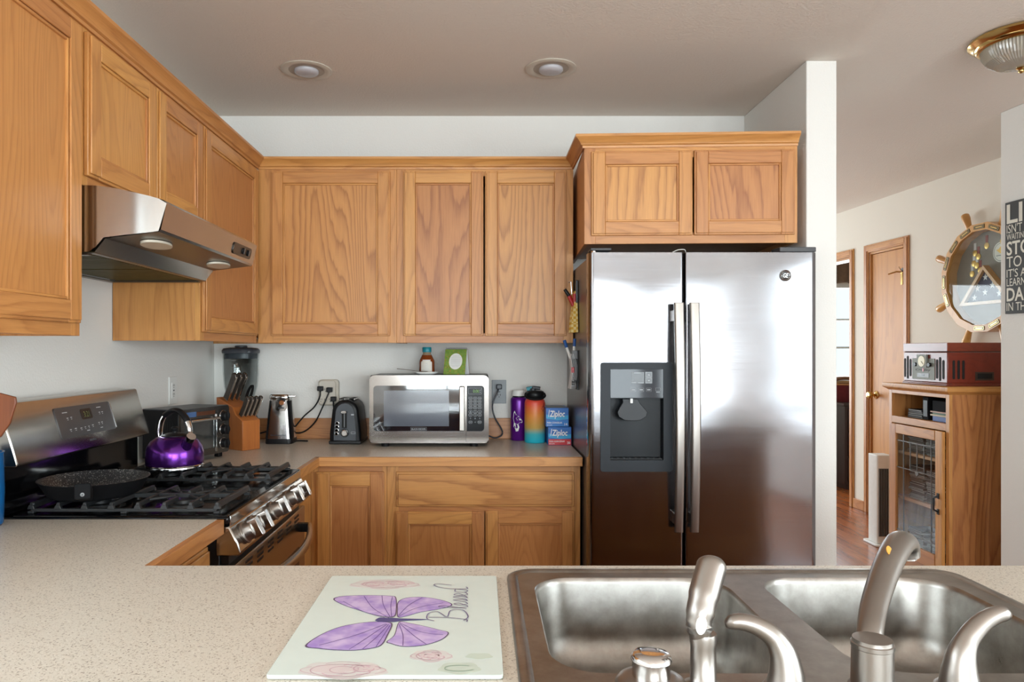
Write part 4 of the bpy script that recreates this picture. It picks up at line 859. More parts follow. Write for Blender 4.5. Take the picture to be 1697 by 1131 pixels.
# microwave
MD = 3.36; mx = lambda p: wx(p, MD); mz = lambda p: wz(p, MD)
T = Thing('microwave', 'stainless steel microwave with dark window on the back worktop', 'microwave', (wx(710, MD), 3.5, CZ))
X0, X1, Z0, Z1 = mx(612), mx(810), mz(735.0), mz(622.5)
b = T.mb(); b.box(X0 + 0.002, X1 - 0.002, MD + 0.012, 3.66, Z0, Z1, BLACK); T.part(b, 'case', bevel=0.006)
for x in (X0 + 0.05, X1 - 0.09):
    for y in (MD + 0.03, 3.62): b = T.mb(); b.lathe([(0.018, 0), (0.02, Z0 - CZ)], BLACK, (x + 0.02, y, CZ), 14); T.part(b, 'foot')
mf = FB(MD); gx0, gx1, gz0, gz1 = mx(618.7), mx(802.5), mz(715.2), mz(639.6); sp_ = mx(772.2)
MS = steel('microwave_steel', (134, 128, 123), 0.16, 'x')
def half(name, a, e, ga, ge, left):
    b = T.mb().fr(mf); r = 0.02
    o = [p for p in rrect(X0, X1, Z0, Z1, r)]; h = [p for p in rrect(gx0, gx1, gz0, gz1, 0.016)]
    clip = lambda P: [(min(max(x, a), e), z) for x, z in P]
    b.plate([clip(o), clip(h)], -0.012, 0.0, MS); return b
def rnd(x0, x1, z0, z1, rl, rr_, k=5):
    P = []
    for cx, cz, a0, r in ((x1 - rr_, z1 - rr_, 0, rr_), (x0 + rl, z1 - rl, 90, rl), (x0 + rl, z0 + rl, 180, rl), (x1 - rr_, z0 + rr_, 270, rr_)):
        if r < 1e-6: P.append((cx, cz)); continue
        for i in range(k + 1): a = R(a0 + 90 * i / k); P.append((cx + r * math.cos(a), cz + r * math.sin(a)))
    return P
b = T.mb().fr(mf); b.plate([rnd(X0, sp_ - 0.0005, Z0, Z1, 0.022, 0.0), rnd(gx0, sp_ - 0.012, gz0, gz1, 0.016, 0.0)], -0.012, 0.0, MS); md = T.part(b, 'door', bevel=0.0025)
b = T.mb().fr(mf); MG = plain('microwave_glass', c(16, 20, 28), 0.05, 0.0, 0.02, spec=0.9, coat=1.0, coatr=0.02); b.box(gx0 - 0.002, sp_ - 0.010, gz0 - 0.002, gz1 + 0.002, -0.011, -0.0015, MG); T.part(b, 'window', md)
SCR = NT('mesh_screen'); v = SCR.coords((1, 1, 1)); ck = SCR.n('TexChecker'); SCR.l(v, ck.inputs[0]); ck.inputs['Scale'].default_value = 420; ck.inputs[1].default_value = c(92, 100, 112); ck.inputs[2].default_value = c(64, 70, 82); SCR.set(col=ck.outputs[0], rough=0.12, spec=0.8, coat=1.0, coatr=0.03)
b = T.mb().fr(mf); b.box(mx(636), mx(744), mz(707), mz(647.6), -0.0015, -0.0009, SCR.m); T.part(b, 'screen', md)
b = T.mb().fr(mf); b.box(mx(761.3), mx(770), mz(714), mz(640.5), 0.006, 0.022, NICKEL); b.box(mx(763), mx(768), mz(712), mz(706), -0.001, 0.006, NICKEL); b.box(mx(763), mx(768), mz(648), mz(642), -0.001, 0.006, NICKEL); T.part(b, 'handle', md, 0.003)
b = T.mb().fr(mf); outline(b, mx(680.5), mx(707), mz(714), mz(708.8), 0.0006, -0.0013, LBL); b.text('BLACK+DECKER', mx(682), mx(705.5), mz(712.9), mz(710.2), -0.0014, LBL, bold=0.01); T.part(b, 'lettering', md)
b = T.mb().fr(mf); b.plate([rnd(sp_ + 0.0005, X1, Z0, Z1, 0.0, 0.022), rnd(sp_ + 0.004, gx1, gz0, gz1, 0.0, 0.016)], -0.012, 0.0, MS); pn = T.part(b, 'panel_surround', bevel=0.0025)
b = T.mb().fr(mf); b.box(sp_ + 0.002, gx1 + 0.002, gz0 - 0.002, gz1 + 0.002, -0.011, -0.0015, plain('keypad_black', c(14, 16, 20), 0.2, spec=0.2)); kp_ = T.part(b, 'control_panel', pn)
b = T.mb().fr(mf); n = -0.0013
outline(b, mx(776.3), mx(798.3), mz(653.5), mz(643.5), 0.0007, n, LBL); b.text('0:00', mx(784), mx(794), mz(651.3), mz(646), n, plain('green_digits', c(120, 170, 70), 0.4)); 
for z in (647, 650.5): b.box(mx(795.2), mx(796.4), mz(z + 0.8), mz(z - 0.8), n, n + 0.0005, LBL)
T.part(b, 'display', kp_)
for ri, (yy, kind) in enumerate(((660.5, 'o'), (666, 'f'), (671.2, 'f'), (676.2, 'o'), (683, 'p'), (688.2, 'p'), (694, 'd'), (700.2, 'e'))):
    for ci, xx in enumerate((779.8, 787.4, 794.9)):
        x, z = mx(xx), mz(yy); b = T.mb().fr(mf)
        if kind == 'd' or (kind == 'e' and ci == 1): b.text(str((7 + ci) if kind == 'd' else 0), x - 0.002, x + 0.002, z - 0.003, z + 0.003, n, LBL)
        else:
            b.plate([rrect(x - 0.0088, x + 0.0088, z - 0.0062, z + 0.0062, 0.0055, 3), rrect(x - 0.0078, x + 0.0078, z - 0.0052, z + 0.0052, 0.0048, 3)], n, n + 0.0006, LBL)
            if kind == 'p': b.text(str(1 + ci + (3 if ri == 5 else 0)), x - 0.0018, x + 0.0018, z - 0.003, z + 0.003, n, LBL)
            else: b.box(x - 0.005, x + 0.005, z - 0.0009, z + 0.0009, n, n + 0.0005, LBL)
        T.part(b, 'button', kp_)
b = T.mb(); b.tube(bez([(wx(826.5, YB), YB - 0.022, 1.175), (wx(824, YB), YB - 0.035, 1.15), (wx(816, YB), YB - 0.045, 1.09), (wx(819, YB), YB - 0.05, 1.03), (wx(830, YB), YB - 0.05, 0.97), (wx(832, YB), YB - 0.05, 0.945), (wx(827, YB), YB - 0.05, CZ + 0.014), (wx(816, YB), YB - 0.06, CZ + 0.012), (X1 - 0.06, 3.655, CZ + 0.05)], 7), 0.0040, CHAR, 8); cd = T.part(b, 'cord')
b = T.mb(); b.box(wx(822.5, YB), wx(831.5, YB), YB - 0.034, YB - 0.0085, 1.165, 1.190, CHAR); T.part(b, 'plug', cd, 0.004)
# wall sockets
def socket(name, lab, f, x0, x1, z0, z1, plugged, mat):
    T = Thing(name, lab, 'wall outlet', tuple(f @ Vector(((x0 + x1) / 2, z0, 0))))
    b = T.mb().fr(f); b.prism(rrect(x0, x1, z0, z1, 0.003), 0.0005, 0.006, mat); T.part(b, 'plate', bevel=0.002)
    b = T.mb().fr(f); cx = (x0 + x1) / 2; cz = (z0 + z1) / 2; b.prism(rrect(cx - 0.017, cx + 0.017, cz - 0.034, cz + 0.034, 0.002), 0.006, 0.0078, mat)
    for z in ((cz - 0.019,) if plugged else (cz - 0.019, cz + 0.019)):
        b.box(cx - 0.0075, cx - 0.0045, z - 0.001, z + 0.008, 0.0078, 0.0083, DARKGAP); b.box(cx + 0.0045, cx + 0.0075, z - 0.001, z + 0.008, 0.0078, 0.0083, DARKGAP); b.box(cx - 0.002, cx + 0.002, z - 0.009, z - 0.005, 0.0078, 0.0083, DARKGAP)
    b.box(cx - 0.006, cx + 0.006, cz - 0.003, cz + 0.003, 0.0078, 0.0086, CHAR); T.part(b, 'receptacle')
    return T
GP = plain('steel_plate', c(158, 164, 168), 0.6)
socket('wall_outlet', 'silver-plated outlet on the back wall, between the microwave and the purple bottle', FB(YB), wx(815, YB), wx(839, YB), wz(669, YB), wz(630, YB), True, GP)
socket('wall_outlet', 'white outlet on the left wall behind the toaster oven', FR(XL), 3.145, 3.225, 1.125, 1.245, False, WHITE)
# things on the microwave
TZ = Z1 + 0.0006
T = Thing('honey_bottle', 'small brown honey bottle with teal cap on top of the microwave', 'bottle', (-0.262, 3.53, TZ)); P = (-0.262, 3.53, TZ)
HON = NT('honey'); HON.set(col=c(120, 56, 24), rough=0.08, spec=0.6, coat=0.6); HON = HON.m
b = T.mb(); b.lathe([(0.001, 0), (0.035, 0), (0.0385, 0.004), (0.0385, 0.055), (0.037, 0.066), (0.024, 0.092)], HON, P, 32, sy=0.8); b.lathe([(0.0242, 0.092), (0.0195, 0.098), (0.0195, 0.108)], plain('clear_neck', c(150, 128, 104), 0.12), P, 28, sy=0.85); bt = T.part(b, 'bottle', smooth=60)
b = T.mb(); b.lathe([(0.0215, 0.106), (0.0222, 0.108), (0.0222, 0.128), (0.020, 0.131), (0.001, 0.131)], TEAL, P, 28); T.part(b, 'cap')
b = T.mb(); ls = []
for i in range(9):
    a = R(-90 - 42 + 84 * i / 8); ls.append((P[0] + 0.0392 * math.cos(a), P[1] + 0.0392 * 0.8 * math.sin(a)))
b.loft([[(x, y, TZ + 0.010) for x, y in ls], [(x, y, TZ + 0.056) for x, y in ls], [(P[0] + (x - P[0]) * 0.80, y + 0.001, TZ + 0.070) for x, y in ls]], plain('honey_label', c(216, 210, 200), 0.5), False, False, closed=False)
for i in range(5): b.box(P[0] - 0.014 + 0.002 * i, P[0] + 0.014 - 0.002 * i, P[1] - 0.0322, P[1] - 0.0318, TZ + 0.02 + i * 0.008, TZ + 0.0215 + i * 0.008, LBL)
T.part(b, 'label', bt)
P = (-0.118, 3.50, TZ)
T = Thing('desk_calendar', 'small green flip calendar standing on the microwave', 'calendar', P, R(-14))
CG = NT('floral_green'); v = CG.coords((1, 1, 1)); CG.set(col=CG.mix(CG.ramp(CG.noise(v, 150, 2, 0.6), [(0.60, (0,) * 3), (0.66, (1,) * 3)]), CG.mix(CG.noise(v, 70, 2), c(74, 112, 40), c(140, 168, 70)), c(196, 120, 60)), rough=0.5)
fl = frame((0, -0.038, 0), (1, 0, 0), (0, 0.036, 0.122)); bl = frame((0, 0.038, 0), (-1, 0, 0), (0, -0.036, 0.122))
b = T.mb(True).fr(fl); b.box(-0.053, 0.053, 0, 0.124, 0, 0.004, CG.m); fpg = T.part(b, 'front_page')
b = T.mb(True).fr(fl); b.plate([ell(0.003, 0.064, 0.033, 0.040, 28)], 0.0042, 0.0046, WHITE)
for i in range(8): w2 = 0.018 if i in (0, 7) else 0.024; b.box(0.003 - w2, 0.003 + w2, 0.037 + i * 0.0075, 0.0385 + i * 0.0075, 0.0047, 0.005, LBL)
T.part(b, 'verse', fpg)
b = T.mb(True).fr(bl); b.box(-0.053, 0.053, 0, 0.124, 0, 0.010, PAPER); b.box(-0.0535, 0.0535, -0.0, 0.124, 0.010, 0.012, plain('back_cover', c(190, 140, 60), 0.5)); T.part(b, 'back_pages')
b = T.mb(True)
for i in range(16):
    x = -0.050 + i * 0.00666; b.tube([(x, 0.006 * math.cos(a), 0.123 + 0.006 * math.sin(a)) for a in (2 * PI * j / 8 for j in range(9))], 0.0007, GREY, 5)
T.part(b, 'spiral')
P = (wx(706, 3.43), 3.43, TZ)
T = Thing('spoon_rest', 'little white dish on the front edge of the microwave top', 'dish', P)
b = T.mb(); b.lathe([(0.001, 0.0), (0.035, 0.0), (0.050, 0.006), (0.058, 0.012), (0.0575, 0.0135), (0.048, 0.008), (0.033, 0.0025), (0.001, 0.0025)], WHITE, P, 36, sy=0.7); T.part(b, 'dish', smooth=60)
T = Thing('spoon', 'thin metal spoon resting on the white dish atop the microwave', 'spoon', (P[0] - 0.01, P[1], TZ + 0.013))
b = T.mb(); b.tube([(P[0] - 0.140, P[1] + 0.030, TZ + 0.028), (P[0] - 0.09, P[1] + 0.020, TZ + 0.0235), (P[0] - 0.035, P[1] + 0.006, TZ + 0.0165)], [0.0036, 0.0028, 0.0022], CHROME, 8, flat=0.4); T.part(b, 'handle')
b = T.mb(); b.sphere((P[0] - 0.012, P[1] + 0.001, TZ + 0.0155), 0.024, CHROME, 1.0, 0.62, 0.10, 20, 8); T.part(b, 'bowl')
# bottles
P = (0.1895, 3.628, CZ)
T = Thing('water_bottle', 'purple water bottle with white screw cap beside the orange bottle', 'bottle', P)
PURP = plain('purple_metal', c(98, 22, 138), 0.28, 0.35, 0.04)
b = T.mb(); b.lathe([(0.001, 0), (0.039, 0), (0.042, 0.003), (0.042, 0.195), (0.040, 0.206), (0.034, 0.214)], PURP, P, 40); bt = T.part(b, 'bottle', smooth=60)
b = T.mb(); b.lathe([(0.031, 0.212), (0.031, 0.220)], BLACK, P, 30); b.lathe([(0.034, 0.220), (0.0345, 0.222), (0.0345, 0.244), (0.032, 0.248), (0.001, 0.249)], WHITE, P, 36); T.part(b, 'cap')
def wrap(b, pts, P, r, m, z0):
    """flat emblem outlines laid round a cylinder: x is arc length from the camera side"""
    cu = bpy.data.curves.new('tmp', 'CURVE'); cu.dimensions = '2D'; cu.fill_mode = 'BOTH'
    for q in pts:
        sp = cu.splines.new('POLY'); sp.points.add(len(q) - 1); sp.use_cyclic_u = True
        for s_, (x, y) in zip(sp.points, q): s_.co = (x, y, 0, 1)
    o = bpy.data.objects.new('tmp', cu); me = o.to_mesh(); vs = [tuple(v_.co) for v_ in me.vertices]; fs = [tuple(p.vertices) for p in me.polygons]; o.to_mesh_clear(); bpy.data.objects.remove(o); bpy.data.curves.remove(cu)
    b.add([(P[0] + r * math.sin(x / r), P[1] - r * math.cos(x / r), z0 + y) for x, y, _ in vs], fs, m)
EMB = [[(-0.030, 0.150), (-0.024, 0.158), (-0.016, 0.140), (-0.004, 0.132), (0.008, 0.118), (0.016, 0.108), (0.014, 0.098), (0.002, 0.100), (-0.006, 0.092), (0.000, 0.078), (-0.006, 0.058), (-0.018, 0.056), (-0.022, 0.070), (-0.032, 0.080), (-0.028, 0.100), (-0.034, 0.120)],
       [(-0.016, 0.122), (-0.004, 0.120), (0.002, 0.112), (-0.010, 0.113)], [(-0.020, 0.094), (-0.010, 0.090), (-0.008, 0.074), (-0.016, 0.070), (-0.018, 0.082)]]
b = T.mb(); wrap(b, EMB, P, 0.0424, WHITE, CZ - 0.01); T.part(b, 'emblem', bt)
P = (0.262, 3.535, CZ)
T = Thing('water_bottle', 'tall bottle fading from red-orange to turquoise with black straw lid', 'bottle', P)
SUN = NT('sunset_fade'); tc = SUN.n('TexCoord'); sx_ = SUN.n('SeparateXYZ'); SUN.l(tc.outputs['Object'], sx_.inputs[0])
SUN.set(col=SUN.ramp(SUN.math('MULTIPLY', sx_.outputs[2], 1 / 0.215), [(0.06, c(40, 184, 206)), (0.20, c(70, 180, 190)), (0.34, c(196, 160, 84)), (0.62, c(226, 140, 60)), (0.90, c(222, 76, 58))]), rough=0.4); SUN = SUN.m
b = T.mb(); b.lathe([(0.001, 0), (0.047, 0), (0.0505, 0.004), (0.0505, 0.190), (0.047, 0.204), (0.036, 0.215)], SUN, P, 44); bt = T.part(b, 'bottle', smooth=60)
b = T.mb(); b.lathe([(0.038, 0.210), (0.044, 0.216), (0.0455, 0.232), (0.0435, 0.246), (0.034, 0.251), (0.001, 0.252)], BLACK, P, 40); ld2 = T.part(b, 'lid', smooth=60)
b = T.mb(); b.tube(bez([(P[0] - 0.045, P[1], CZ + 0.238), (P[0] - 0.048, P[1] - 0.025, CZ + 0.226), (P[0] - 0.03, P[1] - 0.046, CZ + 0.214), (P[0], P[1] - 0.053, CZ + 0.210), (P[0] + 0.03, P[1] - 0.046, CZ + 0.214), (P[0] + 0.048, P[1] - 0.025, CZ + 0.226), (P[0] + 0.045, P[1], CZ + 0.238)], 5), 0.0045, BLACK, 8); T.part(b, 'carry_strap', ld2)
b = T.mb(); b.tube([(P[0] + 0.026, P[1], CZ + 0.262), (P[0] - 0.004, P[1], CZ + 0.264), (P[0] - 0.012, P[1] - 0.002, CZ + 0.268)], [0.008, 0.009, 0.006], CHAR, 12); b.lathe([(0.016, 0.251), (0.014, 0.262), (0.005, 0.264), (0.005, 0.272), (0.001, 0.273)], CHAR, (P[0] - 0.008, P[1], CZ), 18); T.part(b, 'straw_spout', ld2)
b = T.mb(); b.tube([(P[0] - 0.036, P[1] + 0.02, CZ + 0.256), (P[0] - 0.010, P[1] + 0.012, CZ + 0.264)], [0.012, 0.009], TEAL, 10, sq=True); T.part(b, 'teal_tab', ld2)
b = T.mb(); wrap(b, [rrect(0.012, 0.046, 0.046, 0.0475, 0.0005, 2)], P, 0.0508, CHAR, CZ); wrap(b, [[(0.030, 0.165), (0.042, 0.150), (0.048, 0.172), (0.050, 0.190), (0.046, 0.196), (0.042, 0.180), (0.036, 0.176)]], P, 0.0508, plain('dark_red_mark', c(150, 50, 50), 0.4), CZ); T.part(b, 'mark', bt)
# bag boxes
ZB = plain('box_blue', c(22, 104, 190), 0.4); ZBL = plain('box_light_blue', c(44, 168, 222), 0.4); ZR = plain('box_red', c(204, 32, 44), 0.4); ZW = plain('print_white', c(238, 240, 242), 0.5); ZP = plain('box_purple', c(92, 40, 110), 0.4)
def bagbox(lab, x0, x1, y, z, h, lowcol, line, num, edge):
    T = Thing('bag_box', lab, 'box', ((x0 + x1) / 2, y + 0.09, z), group='zipper bag boxes by the fridge')
    b = T.mb(); b.box(x0, x1, y, y + 0.18, z, z + h, ZB); bx_ = T.part(b, 'carton', bevel=0.001)
    w_ = x1 - x0; f = frame((x0, y, z), (1, 0, 0), (0, 0, 1)); b = T.mb().fr(f)
    b.box(0.001, w_ - 0.001, h * 0.32, h - 0.002, 0.0002, 0.0006, ZB); b.prism([(0.001, h * 0.44), (w_ * 0.5, h * 0.34), (w_ - 0.001, h * 0.40), (w_ - 0.001, h * 0.62), (w_ * 0.5, h * 0.50), (0.001, h * 0.66)], 0.0006, 0.0008, ZBL)
    b.box(0.001, w_ - 0.001, 0.001, h * 0.34, 0.0002, 0.0007, lowcol); T.part(b, 'front_print', bx_)
    b = T.mb().fr(f); b.text('Ziploc', w_ * 0.16, w_ * 0.84, h * 0.42, h * 0.86, 0.0012, ZW, shear=0.15, bold=0.025)
    b.prism([(w_ * 0.10, h * 0.52), (w_ * 0.125, h * 0.52), (w_ * 0.17, h * 0.90), (w_ * 0.14, h * 0.90)], 0.0009, 0.0012, ZW)
    b.text(line, w_ * 0.05, w_ * 0.72, h * 0.17, h * 0.26, 0.0010, ZW, bold=0.02); b.text('BOLSAS', w_ * 0.05, w_ * 0.28, h * 0.06, h * 0.12, 0.0010, ZW); b.text(num, w_ * 0.82, w_ * 0.95, h * 0.07, h * 0.20, 0.0010, ZW, bold=0.02); T.part(b, 'lettering', bx_)
    b = T.mb(); b.box(x0 + 0.012, x1 - 0.012, y + 0.02, y + 0.15, z + h + 0.0001, z + h + 0.0006, CHAR); T.part(b, 'top_panel', bx_)
    b = T.mb(); b.box(x1, x1 + 0.0008, y + 0.001, y + 0.179, z + 0.001, z + h - 0.001, edge); T.part(b, 'end_panel', bx_)
bagbox('red and blue zipper bag box on the worktop, the lower of the stacked pair', 0.316, 0.4245, 3.42, CZ, 0.085, ZR, 'PARA ALMACENAR', '20', ZP)
bagbox('all-blue zipper bag box lying on top of the red and blue one', 0.306, 0.412, 3.425, CZ + 0.0865, 0.088, plain('box_mid_blue', c(20, 120, 206), 0.4), 'PARA CONGELAR', '14', ZB)
#SECTION-FRIDGE SIDE
SF_ = FL(0.4315)
T = Thing('dish_towel', 'yellow and white checked cloth clipped to the fridge side', 'towel', (0.42, 3.27, 1.44))
TW = NT('yellow_check'); v = TW.coords((1, 1, 1)); ck = TW.n('TexChecker'); TW.l(v, ck.inputs[0]); ck.inputs['Scale'].default_value = 85; ck.inputs[1].default_value = c(206, 160, 60); ck.inputs[2].default_value = c(224, 202, 140); TW.set(col=ck.outputs[0], rough=0.9)
b = T.mb(); L = []
for i in range(9):
    z = 1.625 - 0.185 * i / 8; k = 0.3 + 0.7 * i / 8; ring = []
    for j in range(13): y = 3.205 + 0.125 * j / 12; ring.append((0.4295 - 0.004 - k * (0.018 + 0.012 * math.sin(j * 1.3 + i * 0.25)) , 3.268 + (y - 3.268) * (0.35 + 0.65 * k), z))
    for j in reversed(range(13)): y = 3.205 + 0.125 * j / 12; ring.append((0.4295 - 0.001, 3.268 + (y - 3.268) * (0.35 + 0.65 * k), z))
    L.append(ring)
b.loft(L, TW.m); T.part(b, 'cloth', smooth=60)
T = Thing('magnetic_clip', 'red and black magnetic clip holding the checked cloth on the fridge side', 'clip', (0.425, 3.25, 1.56))
b = T.mb(); b.box(0.420, 0.4305, 3.225, 3.250, 1.57, 1.672, CHAR)
b.tube([(0.372, 3.235, 1.632), (0.392, 3.235, 1.602)], [0.008, 0.009], BLACK, 8); T.part(b, 'jaw', bevel=0.002)
b = T.mb(); b.tube([(0.392, 3.235, 1.602), (0.412, 3.235, 1.560)], [0.0095, 0.010], RED, 8); b.tube([(0.418, 3.235, 1.612), (0.416, 3.235, 1.556)], [0.009, 0.010], RED, 8); T.part(b, 'grip')
b = T.mb(); b.tube([(0.400, 3.233, 1.665), (0.404, 3.233, 1.61)], 0.002, CHROME, 8); b.tube([(0.400, 3.233, 1.665), (0.388, 3.233, 1.664)], 0.002, CHROME, 8); T.part(b, 'spring')
def arm(T, xt, zt, xb, zb_, y):
    b = T.mb(); b.tube([(xt, y, zt), (xb, y, zb_)], [0.008, 0.010], WHITE, 8, flat=0.7); a = T.part(b, 'arm')
    d = (Vector((xb, y, zb_)) - Vector((xt, y, zt))).normalized(); p = Vector((xt, y, zt)); q = p - d * 0.004
    b = T.mb(); b.tube([tuple(q), tuple(p + d * 0.030)], [0.0095, 0.0095], BLUE, 8, flat=0.8); T.part(b, 'tip', a)
T = Thing('magnetic_clip', 'white magnetic clip with blue tips holding papers on the fridge side', 'clip', (0.41, 3.26, 1.31))
arm(T, 0.372, 1.402, 0.398, 1.325, 3.24); arm(T, 0.417, 1.408, 0.412, 1.33, 3.24)
b = T.mb(); b.box(0.405, 0.4305, 3.225, 3.262, 1.322, 1.360, GREY); T.part(b, 'jaw', bevel=0.002)
T = Thing('paper_bundle', 'bundle of white papers with a red stamp hanging on the fridge side', 'papers', (0.41, 3.25, 1.19))
b = T.mb()
for k in range(4):
    L = [[(0.392 + 0.008 * k + 0.010 * math.sin(PI * i / 8) + (0.004 if i > 6 else 0), 3.200 + 0.012 * k, 1.345 - 0.155 * i / 8), (0.392 + 0.008 * k + 0.010 * math.sin(PI * i / 8), 3.285, 1.345 - 0.155 * i / 8), (0.394 + 0.008 * k + 0.010 * math.sin(PI * i / 8), 3.285, 1.345 - 0.155 * i / 8), (0.394 + 0.008 * k + 0.010 * math.sin(PI * i / 8), 3.200 + 0.012 * k, 1.345 - 0.155 * i / 8)] for i in range(9)]
    b.loft(L, PAPER)
pb = T.part(b, 'sheets', smooth=60)
b = T.mb(); b.box(0.3970, 0.4100, 3.1985, 3.1995, 1.262, 1.286, RED)
for i in range(5): b.box(0.3985, 0.4115, 3.1987, 3.1995, 1.205 + i * 0.010, 1.2065 + i * 0.010, LBL)
T.part(b, 'stamp', pb)
b = T.mb(); b.box(0.4270, 0.4305, 3.215, 3.30, 1.185, 1.36, BLACK); T.part(b, 'magnet_backing')
#SECTION-SINK
SZ = CT + 0.0006
T = Thing('kitchen_sink', 'double-bowl stainless steel sink set in the foreground worktop', 'sink', (0.49, 1.17, SZ))
b = T.mb(); x0, x1, y0, y1 = SK
L = []
for ins, z, r in ((0, SZ, 0.050), (0.001, SZ + 0.005, 0.050), (0.005, SZ + 0.0075, 0.047), (0.016, SZ + 0.0075, 0.038), (0.021, SZ + 0.0045, 0.034)):
    L.append([(x, y, z) for x, y in rrect(x0 + ins, x1 - ins, y0 + ins, y1 - ins, r, 8)])
b.loft(L, SINKM, False, False)
BOWL = [(0.098, 0.458, 0.985, 1.402), (0.522, 0.880, 0.985, 1.402)]
def srr(q, ins, r): return rrect(q[0] + ins, q[1] - ins, q[2] + ins, q[3] - ins, r, 10)
b.plate([rrect(x0 + 0.021, x1 - 0.021, y0 + 0.021, y1 - 0.021, 0.034, 8)] + [srr(q, 0, 0.075) for q in BOWL], SZ + 0.0035, SZ + 0.0045, SINKM)
T.part(b, 'rim', smooth=50)
for q in BOWL:
    b = T.mb(); L = []
    for ins, z, r in ((0, 0.0045, 0.075), (0.002, 0.002, 0.074), (0.004, -0.006, 0.073), (0.012, -0.10, 0.07), (0.018, -0.125, 0.07), (0.032, -0.143, 0.065), (0.055, -0.150, 0.05)):
        L.append([(x, y, SZ + z) for x, y in srr(q, ins, r)])
    b.loft(L, SINKM, False, True); bw = T.part(b, 'bowl', smooth=60)
    b = T.mb(); cx, cy = (q[0] + q[1]) / 2, (q[2] + q[3]) / 2; b.lathe([(0.057, -0.1495), (0.055, -0.147), (0.045, -0.148), (0.040, -0.1493), (0.001, -0.1493)], CHROME, (cx, cy, SZ), 32, cap0=False); T.part(b, 'drain', bw)
DZ = SZ + 0.0052
T = Thing('faucet', 'brushed nickel faucet with a swivelled spout and two lever handles', 'faucet', (0.503, 0.935, DZ))
P = (0.503, 0.935, DZ)
b = T.mb(); b.lathe([(0.029, 0), (0.029, 0.005), (0.0255, 0.008), (0.0245, 0.055), (0.0255, 0.056), (0.0255, 0.061), (0.024, 0.062), (0.0235, 0.066), (0.0235, 0.0665), (0.001, 0.0675)], NICKEL, P, 40); T.part(b, 'spout_base', smooth=40)
b = T.mb(); b.tube(bez([(0.506, 0.948, 0.955), (0.516, 0.966, 0.978), (0.545, 1.010, 0.998), (0.585, 1.062, 1.020), (0.628, 1.112, 1.042), (0.664, 1.152, 1.052), (0.682, 1.172, 1.044), (0.686, 1.177, 1.026)], 6), [0.0150 + 0.0065 * min(1, i / 30) for i in range(43)], NICKEL, 20, flat=0.82); sp = T.part(b, 'spout', smooth=60)
b = T.mb(); b.lathe([(0.0170, 0.0), (0.0165, -0.006), (0.012, -0.006), (0.001, -0.004)], CHROME, (0.6865, 1.1775, 1.026), 20); T.part(b, 'aerator', sp)
b = T.mb(); p = Vector((0.6275, 1.1035, 1.0585)); b.fr(frame(tuple(Vector((0.614, 1.100, 1.0530))), (0.62, 0.72, 0.30), (-0.55, 0.2, 0.80))); b.plate([ell(0, 0, 0.0085, 0.0062, 18)], 0.003, 0.0040, plain('orange_sticker', c(206, 140, 40), 0.6)); T.part(b, 'sticker', sp)
def lever(X, s, dz):
    b = T.mb(); Y = 0.935
    b.lathe([(0.029, 0), (0.029, 0.004), (0.0255, 0.007)], NICKEL, (X, Y, DZ), 36); 
    pth = bez([(X, Y, DZ + 0.005), (X - s * 0.0, Y, DZ + 0.025), (X - s * 0.004, Y + 0.001, DZ + 0.048), (X - s * 0.016, Y + 0.004, DZ + 0.068), (X - s * 0.036, Y + 0.008, DZ + 0.080 + dz * 0.4), (X - s * 0.058, Y + 0.011, DZ + 0.084 + dz * 0.8), (X - s * 0.074, Y + 0.013, DZ + 0.079 + dz)], 6)
    n = len(pth); rr = []
    for i in range(n):
        t = i / (n - 1); rr.append(0.0255 - 0.0115 * min(1, t / 0.45) if t < 0.45 else 0.014 - 0.004 * (t - 0.45) / 0.45 if t < 0.9 else 0.010 - 0.006 * (t - 0.9) / 0.1)
    b.tube(pth, rr, NICKEL, 18, flat=0.9, up=(0, 1, 0)); T.part(b, 'handle', smooth=60)
lever(0.392, 1, 0.0); lever(0.615, -1, 0.012)
P = (0.287, 0.94, DZ)
T = Thing('side_sprayer', 'brushed nickel pull-out side sprayer standing left of the faucet', 'sprayer', P)
b = T.mb(); b.lathe([(0.026, 0), (0.026, 0.004), (0.020, 0.007), (0.0165, 0.010), (0.0160, 0.055), (0.0175, 0.066), (0.0165, 0.072)], NICKEL, P, 32); T.part(b, 'holder', smooth=60)
b = T.mb(); b.tube(bez([(P[0] - 0.001, P[1], DZ + 0.055), (P[0] - 0.006, P[1] - 0.002, DZ + 0.082), (P[0] - 0.001, P[1] + 0.004, DZ + 0.105), (P[0] + 0.011, P[1] + 0.018, DZ + 0.132), (P[0] + 0.020, P[1] + 0.028, DZ + 0.150), (P[0] + 0.023, P[1] + 0.033, DZ + 0.156)], 5), [0.0135] * 4 + [0.0165] * 4 + [0.018] * 4 + [0.0195] * 6 + [0.0195] * 3 + [0.0185, 0.017, 0.015, 0.011, 0.006], NICKEL, 20); hd = T.part(b, 'head', smooth=60)
b = T.mb(); b.fr(frame((P[0] - 0.008, P[1] - 0.0170, DZ + 0.088), (1, 0, 0), (0.12, 0.16, 1))); b.plate([ell(0, 0, 0.0068, 0.0115, 20)], 0.0, 0.0022, WHITE); T.part(b, 'button', hd, 0.001)
P = (0.220, 0.94, DZ)
T = Thing('air_gap', 'short round metal cap on the sink rim, left of the sprayer', 'air gap', P)
b = T.mb(); b.lathe([(0.046, 0), (0.0465, 0.006), (0.042, 0.012), (0.032, 0.016), (0.027, 0.017)], NICKEL, P, 40); T.part(b, 'base', smooth=60)
b = T.mb(); b.lathe([(0.0245, 0.014), (0.0245, 0.036), (0.0262, 0.0375), (0.0255, 0.042), (0.022, 0.0455), (0.012, 0.0468), (0.001, 0.047)], CHROME, P, 40); T.part(b, 'cap', smooth=50)
